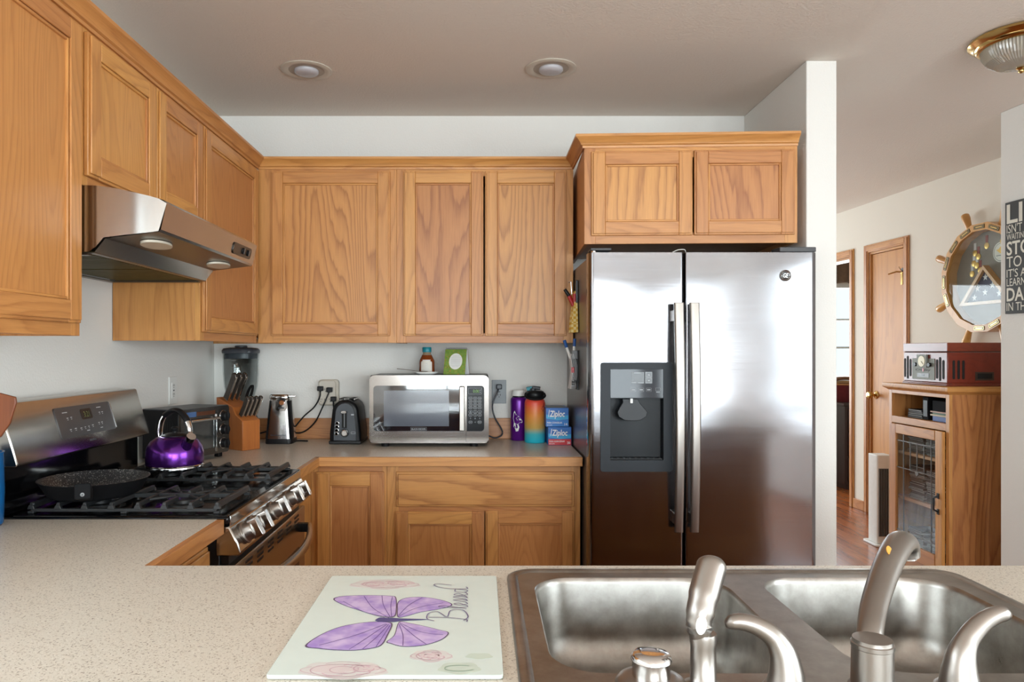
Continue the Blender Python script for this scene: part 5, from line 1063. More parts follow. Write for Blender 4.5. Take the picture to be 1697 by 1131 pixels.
#SECTION-BOARD
BZ0 = CT + 0.0008; BZ1 = BZ0 + 0.0055
T = Thing('cutting_board', 'pale glass cutting board printed with a purple butterfly', 'cutting board', (-0.13, 1.19, BZ0))
b = T.mb(); b.prism(rrect(-0.289, 0.030, 0.976, 1.411, 0.006, 3), BZ0, BZ1, plain('board_glass', c(214, 226, 220), 0.12, 0, 0.03)); bd = T.part(b, 'board', bevel=0.001)
def bp(zx, zy):
    px, py = 430 + zx / 4.04, 930 + zy / 4.04; D = F * (CH - BZ1) / (py - CY); return (wx(px, D), D)
def smooth_loop(P, n=4):
    k = len(P); out = []
    for i in range(k):
        p0, p1, p2, p3 = [Vector(P[(i + j - 1) % k]) for j in range(4)]
        for j in range(n):
            t = j / n; out.append(tuple(0.5 * ((2 * p1) + (p2 - p0) * t + (2 * p0 - 5 * p1 + 4 * p2 - p3) * t * t + (3 * p1 - p0 - 3 * p2 + p3) * t ** 3)))
    return out
def flat_shape(b, pts, z, m, k=1.0):
    P = smooth_loop([bp(*p) for p in pts])
    cx = sum(p[0] for p in P) / len(P); cy = sum(p[1] for p in P) / len(P)
    b.plate([[(cx + (x - cx) * k, cy + (y - cy) * k) for x, y in P]], BZ1 + z, BZ1 + z + 0.00015, m)
WG = NT('wing_purple'); v = WG.coords((1, 1, 1)); WG.set(col=WG.mix(WG.ramp(WG.noise(v, 30, 2, 0.6), [(0.35, (0,) * 3), (0.65, (1,) * 3)]), c(160, 136, 204), c(200, 180, 220)), rough=0.2); WG = WG.m
WE = plain('wing_edge', c(92, 78, 110), 0.25); VEIN = plain('wing_vein', c(108, 84, 150), 0.25); PINK = plain('print_pink', c(220, 217, 214), 0.2); PINK2 = plain('print_rose', c(219, 206, 206), 0.2); GREEN = plain('print_green', c(204, 217, 204), 0.2)
wings = [[(500, 262), (540, 242), (640, 235), (760, 234), (880, 238), (912, 252), (915, 330), (900, 374), (840, 375), (760, 360), (660, 330), (570, 300)],
         [(312, 572), (400, 505), (520, 452), (640, 425), (760, 412), (860, 415), (885, 432), (860, 490), (820, 560), (760, 585), (640, 600), (500, 598), (400, 588)],
         [(930, 278), (980, 252), (1060, 245), (1150, 252), (1250, 275), (1285, 300), (1200, 325), (1080, 345), (990, 370), (930, 378), (925, 330)],
         [(935, 415), (1000, 420), (1100, 440), (1200, 465), (1262, 482), (1240, 515), (1180, 545), (1080, 570), (960, 575), (880, 555), (855, 543), (905, 500)]]
b = T.mb()
for wpts in wings: flat_shape(b, wpts, 0.0004, WE, 1.025); flat_shape(b, wpts, 0.0006, WG, 0.985)
def stroke(b, pts, w, z, m, conv=None):
    P = [Vector((*(conv or bp)(*p), 0)) for p in pts]; P = [Vector(q) for q in bez(P, 5)]; L = []
    for i, p in enumerate(P):
        t = (P[min(i + 1, len(P) - 1)] - P[max(i - 1, 0)]).normalized(); s = Vector((-t.y, t.x, 0)) * w
        L.append([(p.x - s.x, p.y - s.y, BZ1 + z), (p.x + s.x, p.y + s.y, BZ1 + z)])
    b.loft(L, m, False, False, closed=False)
for s in ([(860, 390), (700, 345), (560, 275)], [(865, 385), (760, 320), (700, 240)], [(875, 380), (830, 300), (820, 236)], [(885, 378), (880, 300), (890, 245)], [(850, 425), (650, 500), (400, 570)], [(855, 428), (720, 520), (600, 598)], [(865, 430), (790, 510), (690, 595)], [(875, 435), (840, 490), (780, 580)],
          [(935, 375), (1050, 320), (1230, 285)], [(932, 370), (1000, 300), (1090, 250)], [(940, 420), (1080, 480), (1230, 500)], [(940, 425), (1040, 510), (1120, 565)], [(935, 430), (960, 500), (960, 572)]):
    stroke(b, s, 0.0006, 0.0010, VEIN)
flat_shape(b, [(775, 402), (800, 385), (830, 384), (900, 386), (960, 390), (1130, 396), (960, 405), (900, 412), (830, 412), (800, 412)], 0.0008, plain('butterfly_body', c(70, 72, 130), 0.25))
T.part(b, 'butterfly_print', bd, label='purple butterfly printed on the glass board')
PETAL = plain('petal_line', c(200, 172, 180), 0.25); PETAL2 = plain('petal_shade', c(214, 184, 192), 0.25)
def blob(b, cx, cy, rx, ry, z, m): flat_shape(b, [(cx + rx * math.cos(a) * (1 + 0.08 * math.sin(5 * a)), cy + ry * math.sin(a) * (1 + 0.08 * math.sin(5 * a))) for a in (2 * PI * i / 20 for i in range(20))], z, m)
for nm, blobs, lines in (('rose_print', ((840, 160, 230, 32, PINK), (770, 158, 90, 18, PINK2), (940, 152, 100, 16, PINK2)), ((840, 160, 150, 22), (760, 160, 50, 12), (920, 152, 60, 11))),
                         ('rose_print', ((560, 735, 290, 58, PINK), (480, 730, 130, 30, PINK2), (700, 722, 110, 26, PINK2)), ((540, 738, 200, 42), (560, 735, 90, 24), (700, 725, 70, 22))),
                         ('bud_print', ((1150, 640, 140, 40, PINK), (1150, 640, 80, 20, PINK2)), ((1150, 640, 100, 28),)),
                         ('leaf_print', ((1470, 640, 90, 20, GREEN), (1340, 722, 140, 40, GREEN)), ((1340, 722, 100, 20),))):
    b = T.mb()
    for cx, cy, rx, ry, m in blobs: blob(b, cx, cy, rx, ry, 0.0002 if m is not PINK2 else 0.0004 + 0.00002 * (cx % 7), m)
    if nm != 'leaf_print':
        for bi, (cx, cy, rx, ry, m) in enumerate(blobs):
            for k in range(9 if bi else 12):
                a0 = 2 * PI * k / (9 if bi else 12) + bi; kr = (0.9, 0.62, 0.36)[k % 3]
                stroke(b, [(cx + rx * kr * math.cos(a0 + q * 0.5) * (1 + 0.10 * math.cos(q * 2.4)), cy + ry * kr * math.sin(a0 + q * 0.5) * (1 + 0.10 * math.cos(q * 2.4))) for q in (-1, -0.5, 0, 0.5, 1)], (0.0006, 0.0011, 0.0008)[k % 3], 0.0006, PETAL2)
    for cx, cy, rx, ry in lines: stroke(b, [(cx + rx * math.cos(a), cy + ry * math.sin(a)) for a in (0.4 + 5.0 * i / 10 for i in range(11))], 0.0008, 0.0007, PETAL if nm != 'leaf_print' else plain('leaf_line', c(150, 176, 156), 0.3))
    T.part(b, nm, bd)
b = T.mb(); tx = lambda t, h: bp(1392 - h * 265, 412 - t * 252); INK = plain('lettering_ink', c(92, 76, 128), 0.3)
for s in ([(0.0, 0.02), (0.06, 0.04), (0.11, 0.5), (0.12, 0.98)], [(0.02, 0.84), (0.08, 1.02), (0.22, 0.98), (0.27, 0.76), (0.13, 0.52), (0.30, 0.42), (0.31, 0.12), (0.14, -0.02), (0.03, 0.10)],
          [(0.34, 0.02), (0.40, 0.35), (0.425, 0.66), (0.39, 0.70), (0.375, 0.3), (0.40, 0.0), (0.44, 0.05)], [(0.44, 0.06), (0.50, 0.22), (0.47, 0.34), (0.445, 0.2), (0.475, 0.0), (0.53, 0.06)],
          [(0.53, 0.06), (0.575, 0.36), (0.595, 0.15), (0.56, 0.0), (0.61, 0.06)], [(0.61, 0.06), (0.655, 0.36), (0.675, 0.15), (0.64, 0.0), (0.69, 0.06)], [(0.69, 0.06), (0.75, 0.22), (0.72, 0.34), (0.695, 0.2), (0.725, 0.0), (0.78, 0.06)],
          [(0.865, 0.30), (0.80, 0.30), (0.785, 0.08), (0.83, 0.0), (0.87, 0.25), (0.90, 0.62), (0.97, 0.84), (1.01, 0.74), (0.97, 0.40)], [(0.87, 0.25), (0.88, 0.0), (0.93, 0.04)]):
    stroke(b, s, 0.0009, 0.0012, INK, tx)
T.part(b, 'lettering', bd)
#SECTION-CEILING LIGHTS
for i, (px, py, lab) in enumerate(((508, 116, 'left one of the two round recessed ceiling lights, nearer the range hood'), (913, 113, 'right one of the two round recessed ceiling lights, nearer the fridge'))):
    D = F * (CEIL - CH) / (CY - py); P = (wx(px, D), D, CEIL)
    T = Thing('recessed_light', lab, 'ceiling light', P, group='recessed ceiling lights')
    b = T.mb(); b.lathe([(0.106, -0.0005), (0.107, -0.004), (0.098, -0.0065), (0.082, -0.007), (0.074, -0.0025), (0.070, -0.0012)], OFFW, P, 48, cap1=False); T.part(b, 'trim_ring', smooth=60)
    b = T.mb(); b.lathe([(0.078, -0.003), (0.060, -0.0012), (0.050, -0.0012)], plain('baffle', c(176, 166, 152), 0.4) if i == 0 else bpy.data.materials['baffle'], P, 40, cap1=True); T.part(b, 'baffle', smooth=60)
    b = T.mb(); b.lathe([(0.050, -0.0014), (0.051, -0.010), (0.046, -0.016), (0.030, -0.021), (0.001, -0.023)], plain('bulb_frost', c(186, 184, 188), 0.3) if i == 0 else bpy.data.materials['bulb_frost'], P, 36); T.part(b, 'bulb', smooth=60)
P = (2.05, 2.76, CEIL)
T = Thing('flush_ceiling_light', 'brass flush ceiling light with ribbed glass bowl at the upper right', 'ceiling light', P)
b = T.mb(); b.lathe([(0.165, -0.0005), (0.172, -0.006), (0.172, -0.014), (0.160, -0.024), (0.152, -0.028), (0.150, -0.034), (0.142, -0.040), (0.132, -0.042), (0.128, -0.036)], BRASS, P, 64); T.part(b, 'pan', smooth=40)
b = T.mb(); n = 144; L = []
for r, z in ((0.128, -0.038), (0.126, -0.060), (0.112, -0.085), (0.085, -0.104), (0.050, -0.114), (0.020, -0.117)):
    L.append([(P[0] + r * (1 + (0.022 if j % 2 else -0.012)) * math.cos(2 * PI * j / n), P[1] + r * (1 + (0.022 if j % 2 else -0.012)) * math.sin(2 * PI * j / n), CEIL + z) for j in range(n)])
RIB = NT('ribbed_glass'); RIB.set(col=c(206, 204, 196), rough=0.12, trans=0.55, ior=1.4, spec=0.8); b.loft(L, RIB.m, False, True); T.part(b, 'glass_bowl', smooth=20)
b = T.mb(); b.lathe([(0.016, -0.115), (0.018, -0.121), (0.010, -0.126), (0.011, -0.132), (0.006, -0.138), (0.001, -0.139)], BRASS, P, 24); T.part(b, 'finial', smooth=50)
#SECTION-HALL
MX = 2.51; my = lambda p: MX * F / (p - CX)
T = Thing('media_cabinet', 'oak media cabinet with leaded glass door standing in the hall', 'cabinet', (2.73, 4.19, FLO))
f = FL(MX); Yn, Yf = 3.900, 4.475; mh = 1.135; DEP = 0.44
b = T.mb()
b.box(MX + 0.018, MX + DEP, Yn, Yn + 0.02, FLO, mh, OP); b.box(MX + 0.018, MX + DEP, Yf - 0.02, Yf, FLO, mh, OP); b.box(MX + DEP - 0.01, MX + DEP, Yn + 0.02, Yf - 0.02, FLO + 0.05, mh, OZ)
for z in (0.135, 0.466, 0.738): b.box(MX + 0.03, MX + DEP - 0.012, Yn + 0.02, Yf - 0.02, z, z + 0.018, OY)
b.box(MX + 0.018, MX + DEP - 0.012, Yn + 0.02, Yf - 0.02, 0.928, 0.962, OY)
T.part(b, 'body', bevel=0.0015)
b = T.mb().fr(f); b.box(-Yn - 0.03, -Yn, FLO, mh, -0.018, 0, OZ); b.box(-Yf, -Yf + 0.03, FLO, mh, -0.018, 0, OZ); b.box(-Yf + 0.03, -Yn - 0.03, 1.103, mh, -0.018, 0, OY); b.box(-Yf + 0.03, -Yn - 0.03, 0.925, 0.965, -0.018, 0, OY); b.box(-Yf + 0.03, -Yn - 0.03, FLO, 0.148, -0.05, -0.03, OY)
T.part(b, 'face_frame', bevel=0.0015)
b = T.mb(); b.loft([[(MX - o, Yn - o, z), (MX + DEP + 0.005, Yn - o, z), (MX + DEP + 0.005, Yf + o, z), (MX - o, Yf + o, z)] for o, z in ((0.004, mh - 0.012), (0.012, mh - 0.004), (0.026, mh + 0.004), (0.028, mh + 0.010), (0.028, mh + 0.028), (0.025, mh + 0.030))], OX); T.part(b, 'top', bevel=0.001)
dY0, dY1, dz_0, dz_1 = 3.931, 4.440, 0.152, 0.921; gY0, gY1, gz_0, gz_1 = 3.996, 4.372, 0.236, 0.866
b = T.mb().fr(f)
for q in ((-dY0 - 0.06, -dY0, dz_0, dz_1, OZ), (-dY1, -gY1, dz_0, dz_1, OZ), (-gY1, -gY0, gz_1, dz_1, OY), (-gY1, -gY0, dz_0, gz_0, OY)): b.box(q[0], q[1], q[2], q[3], 0.001, 0.020, q[4])
dr = T.part(b, 'door', bevel=0.003)
b = T.mb().fr(f); b.box(-gY1 - 0.004, -gY0 + 0.004, gz_0 - 0.004, gz_1 + 0.004, 0.008, 0.011, GLASS); T.part(b, 'glass', dr)
b = T.mb().fr(f); LEAD = plain('lead_came', c(104, 104, 102), 0.35, 0.6); yy = lambda p: -my(p)
va, vb = yy(1500.5), yy(1546.5)
for u in (va, vb): b.box(u - 0.0022, u + 0.0022, gz_0, gz_1, 0.0075, 0.0125, LEAD)
for z in (0.825, 0.665, 0.292): b.box(-gY1, -gY0, z - 0.0022, z + 0.0022, 0.0075, 0.0125, LEAD)
for k in range(1, 4): u = va + (vb - va) * k / 4; b.box(u - 0.0018, u + 0.0018, 0.665, 0.825, 0.0075, 0.0125, LEAD)
um = (va + vb) / 2; b.prism([(um - 0.018, 0.655), (um, 0.637), (um + 0.018, 0.655), (um, 0.673)], 0.007, 0.013, LEAD)
T.part(b, 'lead_came', dr)
b = T.mb().fr(f); hu, hz = -3.962, 0.525; b.box(hu - 0.010, hu + 0.010, hz + 0.028, hz + 0.058, 0.020, 0.024, BLACK); b.box(hu - 0.010, hu + 0.010, hz - 0.058, hz - 0.028, 0.020, 0.024, BLACK); b.tube([(hu, hz + 0.045, 0.022), (hu - 0.004, hz + 0.03, 0.044), (hu - 0.004, hz - 0.03, 0.044), (hu, hz - 0.045, 0.022)], 0.0055, BLACK, 8); T.part(b, 'handle', dr, 0.001)
# discs in their cases: a loop copies one case into each stack
CM = [plain('case_black', c(22, 22, 24), 0.6, spec=0.2), plain('case_grey', c(82, 84, 86), 0.5, spec=0.2), plain('case_pale', c(160, 162, 160), 0.5, spec=0.2), plain('case_brown', c(60, 48, 40), 0.5, spec=0.2)]
CLOTHBK = plain('binder_black', c(28, 28, 31), 0.8, spec=0.1)
protos = {}
def cdcase(x, y, z, rot, k, lab, grp):
    if k not in protos:
        mb = MB(); mb.box(0, 0.125, -0.071, 0.071, 0, 0.0098, CM[k]); mb.box(-0.0006, 0, -0.066, 0.066, 0.003, 0.0068, CM[(k + 2) % 4]); me_o = mb.build('cd_case', None, 0.0008); protos[k] = me_o; o = me_o
    else: o = protos[k].copy(); COL.objects.link(o)
    o.location = (x, y, z); o.rotation_euler = (0, 0, rot); props(o, lab, 'cd case', grp)
def stack(y, z, n, lab, grp, x=MX + 0.06):
    for i in range(n): cdcase(x + random.uniform(-0.006, 0.006), y + random.uniform(-0.004, 0.004), z + 0.0004 + i * 0.0103, random.uniform(-0.04, 0.04), random.choice((0, 0, 1, 3, 2)), lab, grp)
stack(4.300, 0.756, 10, 'disc case in the left stack on the top shelf behind the leaded glass', 'left stack behind glass, top shelf')
stack(4.130, 0.756, 9, 'disc case in the right stack on the top shelf behind the leaded glass', 'right stack behind glass, top shelf')
stack(4.290, 0.484, 19, 'disc case in the left stack on the middle shelf behind the leaded glass', 'left stack behind glass, middle shelf')
stack(4.125, 0.484, 18, 'disc case in the right stack on the middle shelf behind the leaded glass', 'right stack behind glass, middle shelf')
stack(4.300, 0.153, 15, 'disc case in the left stack on the bottom shelf behind the leaded glass', 'left stack behind glass, bottom shelf')
stack(4.125, 0.153, 9, 'disc case in the right stack on the bottom shelf behind the leaded glass', 'right stack behind glass, bottom shelf')
stack(4.290, 0.9625, 5, 'disc case in the short stack in the open shelf, left of the black binder', 'open shelf disc cases', MX + 0.05)
single('binder', 'black upright binder in the open shelf of the media cabinet', 'binder', (MX + 0.14, 4.185, 0.9628), lambda b: (b.box(MX + 0.05, MX + 0.25, 4.165, 4.215, 0.9628, 1.092, CLOTHBK), b.box(MX + 0.048, MX + 0.05, 4.17, 4.21, 0.98, 1.075, BLACK)), bevel=0.002)
BK = [('blue booklet at the bottom of the right pile in the open shelf', 0.028, plain('booklet_blue', c(66, 96, 168), 0.5)), ('cream booklet in the right pile on the open shelf', 0.010, plain('booklet_cream', c(206, 196, 172), 0.6)), ('green booklet in the right pile on the open shelf', 0.009, plain('booklet_green', c(96, 122, 104), 0.6)), ('pink-edged booklet in the right pile on the open shelf', 0.008, plain('booklet_pink', c(196, 164, 150), 0.6)), ('thick black case on top of the right pile in the open shelf', 0.058, CLOTHBK)]
z = 0.9628
for i, (lab, h, m) in enumerate(BK):
    single('booklet' if i < 4 else 'disc_wallet', lab, 'booklet' if i < 4 else 'case', (MX + 0.13, 4.06, z), lambda b, z=z, h=h, m=m, i=i: b.box(MX + 0.05 - 0.006 * (i % 2), MX + 0.22, 3.965, 4.125 + 0.012 * (i in (1, 3)), z, z + h, m), bevel=0.001)
    z += h + 0.0004
# record player
RX = 2.535; rz = mh + 0.0306; ry = lambda p: RX * F / (p - CX)
T = Thing('record_player', 'reddish-brown wooden record player with radio dial on the oak media cabinet', 'record player', (2.73, 4.16, rz))
CH_ = oak('cherry_wood', 'x', (128, 56, 34), (96, 38, 24), 0.3, 12, 5, 0.28); CHY = oak('cherry_wood_y', 'y', (128, 56, 34), (96, 38, 24), 0.3, 12, 5, 0.28)
y0, y1, xe, zt = 3.955, 4.362, 2.93, rz + 0.238
b = T.mb(); b.box(RX, xe, y0, y1, rz + 0.016, rz + 0.186, CHY); T.part(b, 'body', bevel=0.004)
b = T.mb(); b.box(RX - 0.008, xe + 0.008, y0 - 0.008, y1 + 0.008, rz + 0.0002, rz + 0.008, CHY); b.box(RX - 0.004, xe + 0.004, y0 - 0.004, y1 + 0.004, rz + 0.008, rz + 0.0158, CHY); T.part(b, 'base', bevel=0.003)
b = T.mb(); b.box(RX - 0.002, xe + 0.002, y0 - 0.002, y1 + 0.002, rz + 0.190, zt, CHY); b.box(RX + 0.004, xe - 0.004, y0 + 0.004, y1 - 0.004, rz + 0.1865, rz + 0.190, DARKGAP); T.part(b, 'lid', bevel=0.004)
def slot(b, cx, z0, z1, w): b.prism(rrect(cx - w, cx + w, z0, z1, w * 0.98, 4), 0.0003, 0.0012, DARKGAP)
rf = FL(RX)
for grp in (((1500, 625, 594), (1504.5, 628, 590), (1509, 624, 595)), ((1553, 628, 596), (1558, 632, 592), (1563.5, 629, 597))):
    b = T.mb().fr(rf)
    for p, a, e in grp: Y = ry(p); slot(b, -Y, wz(a, Y), wz(e, Y), 0.009)
    T.part(b, 'front_grille')
b = T.mb().fr(FB(y0))
for p in (1580.5, 1588.5, 1596.5): slot(b, wx(p, y0), wz(629, y0), wz(597.5, y0), 0.007)
T.part(b, 'side_grille')
b = T.mb().fr(FB(y0)); h0, h1, k0, k1 = wx(1616, y0), wx(1647, y0), wz(631, y0), wz(617, y0); b.box(h0, h1, k0, k1, 0.0003, 0.002, plain('bronze_plate', c(64, 50, 42), 0.35)); b.box(h0 + 0.012, h1 - 0.010, k0 + 0.010, k1 - 0.008, 0.002, 0.003, DARKGAP); T.part(b, 'side_handle', bevel=0.001)
b = T.mb().fr(rf); Ya, Yb = ry(1512.5), ry(1549.5); pz0, pz1 = rz + 0.030, rz + 0.150; PM = plain('radio_plate', c(128, 130, 122), 0.55, 0.2, spec=0.2)
b.plate([rrect(-Ya, -Yb, pz0, pz1, 0.006)], 0.0003, 0.003, PM); pl = T.part(b, 'radio_plate', bevel=0.001)
ym = -(Ya + Yb) / 2
b = T.mb().fr(rf); b.box(ym - 0.045, ym + 0.045, rz + 0.098, rz + 0.172, 0.003, 0.012, PM); b.box(ym - 0.045, ym + 0.045, rz + 0.098, rz + 0.172, 0.0122, 0.0124, PM); b.prism(ell(ym, rz + 0.134, 0.031, 0.031, 28), 0.012, 0.014, plain('dial_cream', c(226, 216, 172), 0.4)); b.tube([(ym, rz + 0.134, 0.0148), (ym + 0.018, rz + 0.118, 0.0148)], 0.001, DARKGAP, 5); T.part(b, 'dial', pl, 0.0)
for s in (-1, 1):
    b = T.mb().fr(rf @ Matrix.Translation((ym + s * 0.066, rz + 0.115, 0.003))); b.lathe([(0.011, 0), (0.0105, 0.012), (0.001, 0.012)], BLACK, seg=16, sx=1.3); T.part(b, 'knob', pl)
b = T.mb().fr(rf); b.text('Crosley', ym - 0.07, ym + 0.07, rz + 0.076, rz + 0.092, 0.0032, DARKGAP, shear=0.2); b.prism(ell(ym, rz + 0.085, 0.007, 0.012, 14), 0.0031, 0.004, RED); T.part(b, 'lettering', pl)
b = T.mb().fr(rf); b.box(ym - 0.055, ym + 0.055, rz + 0.042, rz + 0.066, 0.003, 0.0042, GREY); b.box(ym - 0.012, ym + 0.012, rz + 0.050, rz + 0.058, 0.0042, 0.005, CHAR); T.part(b, 'disc_tray', pl)
# ship's wheel display case on the hall wall
cu_, cz_ = -0.06, 1.817
WF = HALL @ Matrix.Translation((cu_, cz_, 0.0))
T = Thing('wheel_display_case', 'wooden ship wheel display case of medals and a folded flag on the hall wall', 'display case', tuple(WF @ Vector((0, 0, 0))))
WW = oak('wheel_wood', 'z', (214, 162, 92), (176, 118, 58), 0.3, 12, 5, 0.3)
poly = lambda r, n=16, a0=PI / 16: [(r * math.cos(a0 + 2 * PI * i / n), r * math.sin(a0 + 2 * PI * i / n)) for i in range(n)]
b = T.mb().fr(WF); b.plate([poly(0.345), poly(0.300)], 0.001, 0.085, WW); rim = T.part(b, 'rim', bevel=0.003)
b = T.mb().fr(WF); b.prism(poly(0.302), 0.001, 0.010, plain('case_cloth', c(146, 140, 132), 0.9)); T.part(b, 'backing')
b = T.mb().fr(WF); b.prism(poly(0.301), 0.071, 0.074, GLASS); T.part(b, 'glass')
for k in range(8):
    a = R(22.5 + 45 * k); ca, sa = math.cos(a), math.sin(a); b = T.mb().fr(WF)
    b.tube([(r * ca, r * sa, 0.045) for r in (0.335, 0.36, 0.39, 0.43, 0.455, 0.462)], [0.016, 0.017, 0.020, 0.025, 0.024, 0.016], WW, 14); T.part(b, 'spoke_handle', smooth=60)
for k in range(16):
    if k in (10, 11): continue
    a = 2 * PI * k / 16; b = T.mb().fr(WF @ Matrix.Rotation(a, 4, 'Z') @ Matrix.Translation((0.3165, 0, 0.085)))
    b.plate([rrect(-0.013, 0.013, -0.045, 0.045, 0.006, 3)], 0.0002, 0.003, plain('plaque_dark', c(74, 68, 54), 0.3, 0.5) if k == 0 else bpy.data.materials['plaque_dark']); b.plate([rrect(-0.0105, 0.0105, -0.040, 0.040, 0.004, 3), rrect(-0.009, 0.009, -0.0385, 0.0385, 0.003, 3)], 0.003, 0.0034, BRASS); b.box(-0.003, 0.003, -0.028, 0.028, 0.003, 0.0034, BRASS); T.part(b, 'plaque', rim)
GOLD = plain('medal_gold', c(206, 164, 82), 0.3, 0.5)
for u, v_ in ((-0.03, 0.225), (-0.13, 0.19), (-0.14, 0.125), (-0.10, 0.165), (-0.155, 0.06), (-0.085, 0.075), (-0.115, 0.11), (0.10, 0.235), (0.16, 0.09)):
    b = T.mb().fr(WF); b.lathe([(0.020, 0.0102), (0.020, 0.0135), (0.016, 0.0145), (0.001, 0.0145)], GOLD, (u, v_ - 0.02, 0), 20); b.box(u - 0.010, u + 0.010, v_ + 0.0, v_ + 0.045, 0.0102, 0.012, PAPER if u < -0.1 else plain('ribbon', c(150, 70, 66), 0.7)); T.part(b, 'medal')
b = T.mb().fr(WF); b.lathe([(0.062, 0.0102), (0.062, 0.013), (0.001, 0.013)], plain('emblem_white', c(232, 228, 216), 0.5), (0.085, 0.150, 0), 36); b.lathe([(0.056, 0.0131), (0.054, 0.0138), (0.052, 0.0131)], GREY, (0.085, 0.150, 0), 36, False, False); b.plate([[(0.05, 0.165), (0.07, 0.170), (0.085, 0.185), (0.10, 0.170), (0.122, 0.166), (0.10, 0.150), (0.085, 0.140), (0.07, 0.150)]], 0.0131, 0.0136, GOLD); b.box(0.05, 0.12, 0.127, 0.131, 0.0131, 0.0136, CHAR); T.part(b, 'emblem')
b = T.mb().fr(WF); tri = [(-0.225, -0.165), (0.215, -0.165), (-0.015, 0.080)]; tin = [(-0.178, -0.146), (0.170, -0.146), (-0.014, 0.052)]
b.plate([tri, tin], 0.0102, 0.050, WW); fcase = T.part(b, 'flag_frame')
b = T.mb().fr(WF); b.prism(tin, 0.0102, 0.030, plain('flag_navy', c(58, 62, 92), 0.8)); T.part(b, 'flag', fcase)
b = T.mb().fr(WF)
for u, v_ in ((-0.018, 0.005), (0.040, -0.050), (0.095, -0.105), (-0.020, -0.090), (-0.085, -0.060), (-0.110, -0.118)):
    b.plate([[(u + (0.024 if i % 2 == 0 else 0.010) * math.cos(PI / 2 + i * PI / 5), v_ + (0.024 if i % 2 == 0 else 0.010) * math.sin(PI / 2 + i * PI / 5)) for i in range(10)]], 0.0302, 0.031, ZW)
T.part(b, 'stars', fcase)
# the word sign on the right wall
T = Thing('word_sign', 'black wall sign with white verse on the wall at the right edge', 'sign', tuple(SF @ Vector((0.26, 1.54, 0))))
b = T.mb().fr(SF); b.box(0.052, 0.325, 1.54, 2.087, 0.001, 0.020, plain('sign_black', c(46, 46, 44), 0.6)); sg = T.part(b, 'board', bevel=0.002)
b = T.mb().fr(SF); SW = plain('sign_white', c(226, 222, 208), 0.6); H = 2.087 - 1.54
for txt, a, e, bold in (('LIFE', 70, 222, .02), ("ISN'T ABOUT", 228, 298, 0), ('WAITING FOR THE', 303, 352, 0), ('STORM', 364, 474, .02), ('TO PASS', 484, 570, 0), ("IT'S ABOUT", 582, 648, 0), ('LEARNING TO', 657, 717, 0), ('DANCE', 730, 838, .02), ('IN THE RAIN', 848, 912, 0)):
    b.text(txt, 0.063, 0.314, 2.087 - H * (e - 50) / 885, 2.087 - H * (a - 50) / 885, 0.0202, SW, bold=bold)
T.part(b, 'lettering', sg)
# tower heater, closet hook
P = (2.69, 4.90, FLO)
T = Thing('tower_heater', 'slim white tower heater on the hall floor beside the media cabinet', 'heater', P)
b = T.mb(); b.prism(rrect(P[0] - 0.075, P[0] + 0.075, P[1] - 0.10, P[1] + 0.10, 0.03), FLO + 0.0005, FLO + 0.014, WHITE); T.part(b, 'base', bevel=0.003)
b = T.mb(); b.prism(rrect(P[0] - 0.053, P[0] + 0.053, P[1] - 0.06, P[1] + 0.06, 0.012), FLO + 0.0142, 0.664, WHITE); T.part(b, 'housing', bevel=0.004)
b = T.mb().fr(FB(P[1] - 0.06)); b.box(P[0] - 0.045, P[0] + 0.020, 0.125, 0.575, 0.0003, 0.002, DARKGAP)
for i in range(6): x = P[0] - 0.042 + i * 0.0118; b.box(x - 0.002, x + 0.002, 0.127, 0.573, 0.002, 0.006, GREY)
T.part(b, 'grille')
T = Thing('door_hook', 'small metal garment hook high on the closet door', 'hook', tuple(HALL @ Vector((-0.945, 1.87, -0.012))))
b = T.mb().fr(HALL @ Matrix.Translation((-0.948, 1.93, -0.0115))); b.box(-0.012, 0.012, -0.075, 0.02, 0, 0.012, BRASS); b.box(-0.014, 0.014, 0.02, 0.05, 0, 0.006, CHAR); T.part(b, 'plate', bevel=0.002)
b = T.mb().fr(HALL @ Matrix.Translation((-0.948, 1.93, -0.0115))); b.tube([(0, 0.02, 0.006), (-0.03, 0.026, 0.03), (-0.075, 0.016, 0.05), (-0.09, 0.012, 0.055)], 0.006, BRASS, 8); b.tube([(0, 0.02, 0.008), (-0.004, 0.06, 0.03)], 0.005, CHROME, 8); T.part(b, 'arm')
# bedroom beyond the open doorway
P = (3.95, 7.0, FLO)
T = Thing('dresser', 'dark brown dresser seen through the open doorway in the hall', 'dresser', P)
DKW = oak('dark_wood', 'z', (58, 36, 30), (40, 24, 20), 0.3)
b = T.mb(); b.box(3.40, 4.6, 6.80, 7.35, FLO + 0.05, 0.845, DKW); b.box(3.42, 4.58, 6.82, 7.33, FLO, FLO + 0.05, DKW); T.part(b, 'body', bevel=0.003)
b = T.mb(); b.box(3.38, 4.62, 6.775, 7.36, 0.845, 0.872, DKW); T.part(b, 'top', bevel=0.004)
for i in range(3):
    b = T.mb().fr(FB(6.80)); b.box(3.43, 4.57, FLO + 0.08 + i * 0.235, FLO + 0.30 + i * 0.235, 0.0005, 0.014, DKW); dw = T.part(b, 'drawer', bevel=0.003)
    for x in (3.7, 4.3): b = T.mb().fr(FB(6.80) @ Matrix.Translation((x, FLO + 0.19 + i * 0.235, 0.014))); b.lathe([(0.008, 0), (0.008, 0.012), (0.016, 0.018), (0.012, 0.026), (0.001, 0.027)], BRASS, seg=16); T.part(b, 'knob', dw)
P = (wx(1396, 7.05), 7.05, 0.8725)
T = Thing('basket', 'burgundy basket on the dark dresser beyond the doorway', 'basket', P)
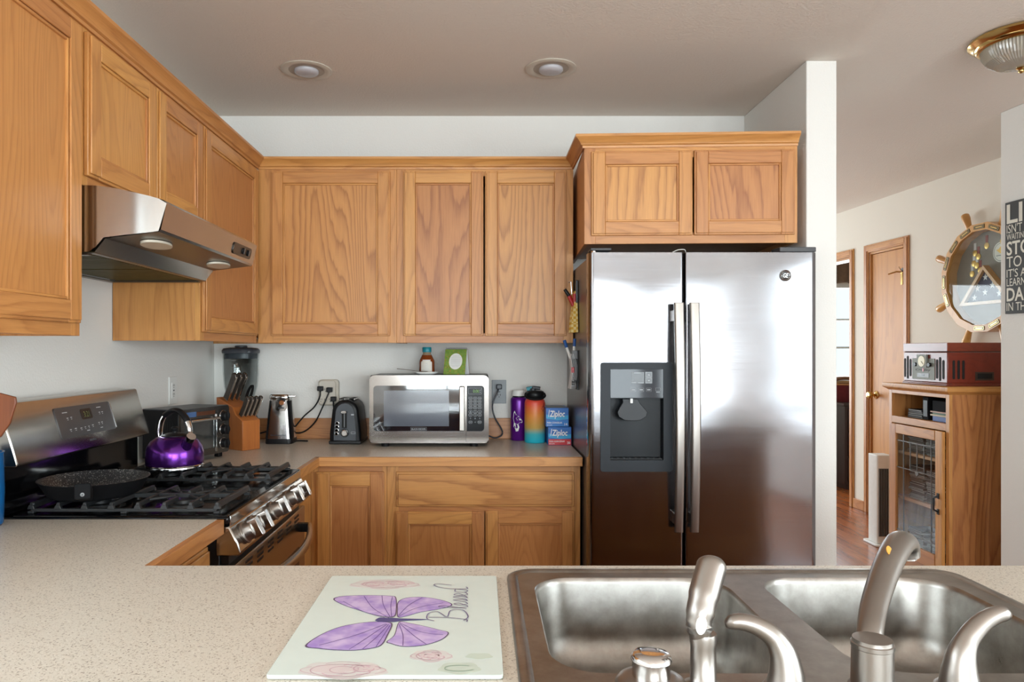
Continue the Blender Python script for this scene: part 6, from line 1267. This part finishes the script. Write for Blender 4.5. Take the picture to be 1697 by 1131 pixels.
b = T.mb(); b.lathe([(0.001, 0), (0.10, 0), (0.13, 0.10), (0.15, 0.165), (0.145, 0.165), (0.12, 0.09), (0.001, 0.02)], plain('burgundy_weave', c(112, 34, 40), 0.8, 0, 0.2), P, 28); T.part(b, 'basket_body', smooth=60)
b = T.mb(); b.lathe([(0.15, 0.160), (0.156, 0.168), (0.15, 0.176), (0.144, 0.168)], plain('tan_trim', c(180, 130, 80), 0.7), P, 28, False, False); T.part(b, 'rim_trim')
for i, (lab, col, z, dx) in enumerate((('tan folded cloth piled in the burgundy basket', (186, 150, 104), 0.150, 0.0), ('brown folded cloth piled atop the tan one in the basket', (132, 92, 66), 0.190, 0.03))):
    single('folded_cloth', lab, 'cloth', (P[0] + dx, P[1], P[2] + z), lambda b, z=z, dx=dx, col=col: b.tube(bez([(P[0] + dx - 0.13 + 0.02 * i, P[1], P[2] + z + 0.02), (P[0] + dx, P[1] + 0.02, P[2] + z + 0.035), (P[0] + dx + 0.12, P[1] - 0.02, P[2] + z + 0.024)], 6), 0.028, plain('cloth', c(*col), 0.9), 12, flat=0.6), smooth=60)
single('paper_stack', 'white papers on the dresser beside the burgundy basket', 'papers', (3.64, 6.86, 0.8725), lambda b: (b.box(3.50, 3.72, 6.79, 6.885, 0.8725, 0.878, PAPER), b.box(3.51, 3.71, 6.80, 6.88, 0.8782, 0.886, WHITE)))
T = Thing('window_valance', 'brown draped valance over the bright window beyond the doorway', 'valance', (4.1, FAR_Y - 0.06, 2.1))
b = T.mb(); VAL = plain('valance_brown', c(112, 84, 64), 0.9, 0, 0.2); L = []
for j in range(61):
    x = 3.36 + 1.48 * j / 60; w2 = 0.03 * math.sin(j * 0.9); zb_ = 2.08 + 0.05 * abs(math.sin(j * 0.16))
    L.append([(x, FAR_Y - 0.09 - w2 * 0.5, 2.40), (x, FAR_Y - 0.11 - w2, 2.25), (x, FAR_Y - 0.10 - w2, zb_), (x, FAR_Y - 0.095 - w2, zb_), (x, FAR_Y - 0.05, 2.40)])
b.loft(L, VAL); T.part(b, 'fabric', smooth=60)
b = T.mb(); b.tube([(3.34, FAR_Y - 0.06, 2.41), (4.86, FAR_Y - 0.06, 2.41)], 0.012, WHITE, 10)
for x in (3.40, 4.80): b.box(x - 0.01, x + 0.01, FAR_Y - 0.06, FAR_Y - 0.0005, 2.40, 2.42, WHITE)
T.part(b, 'rod')
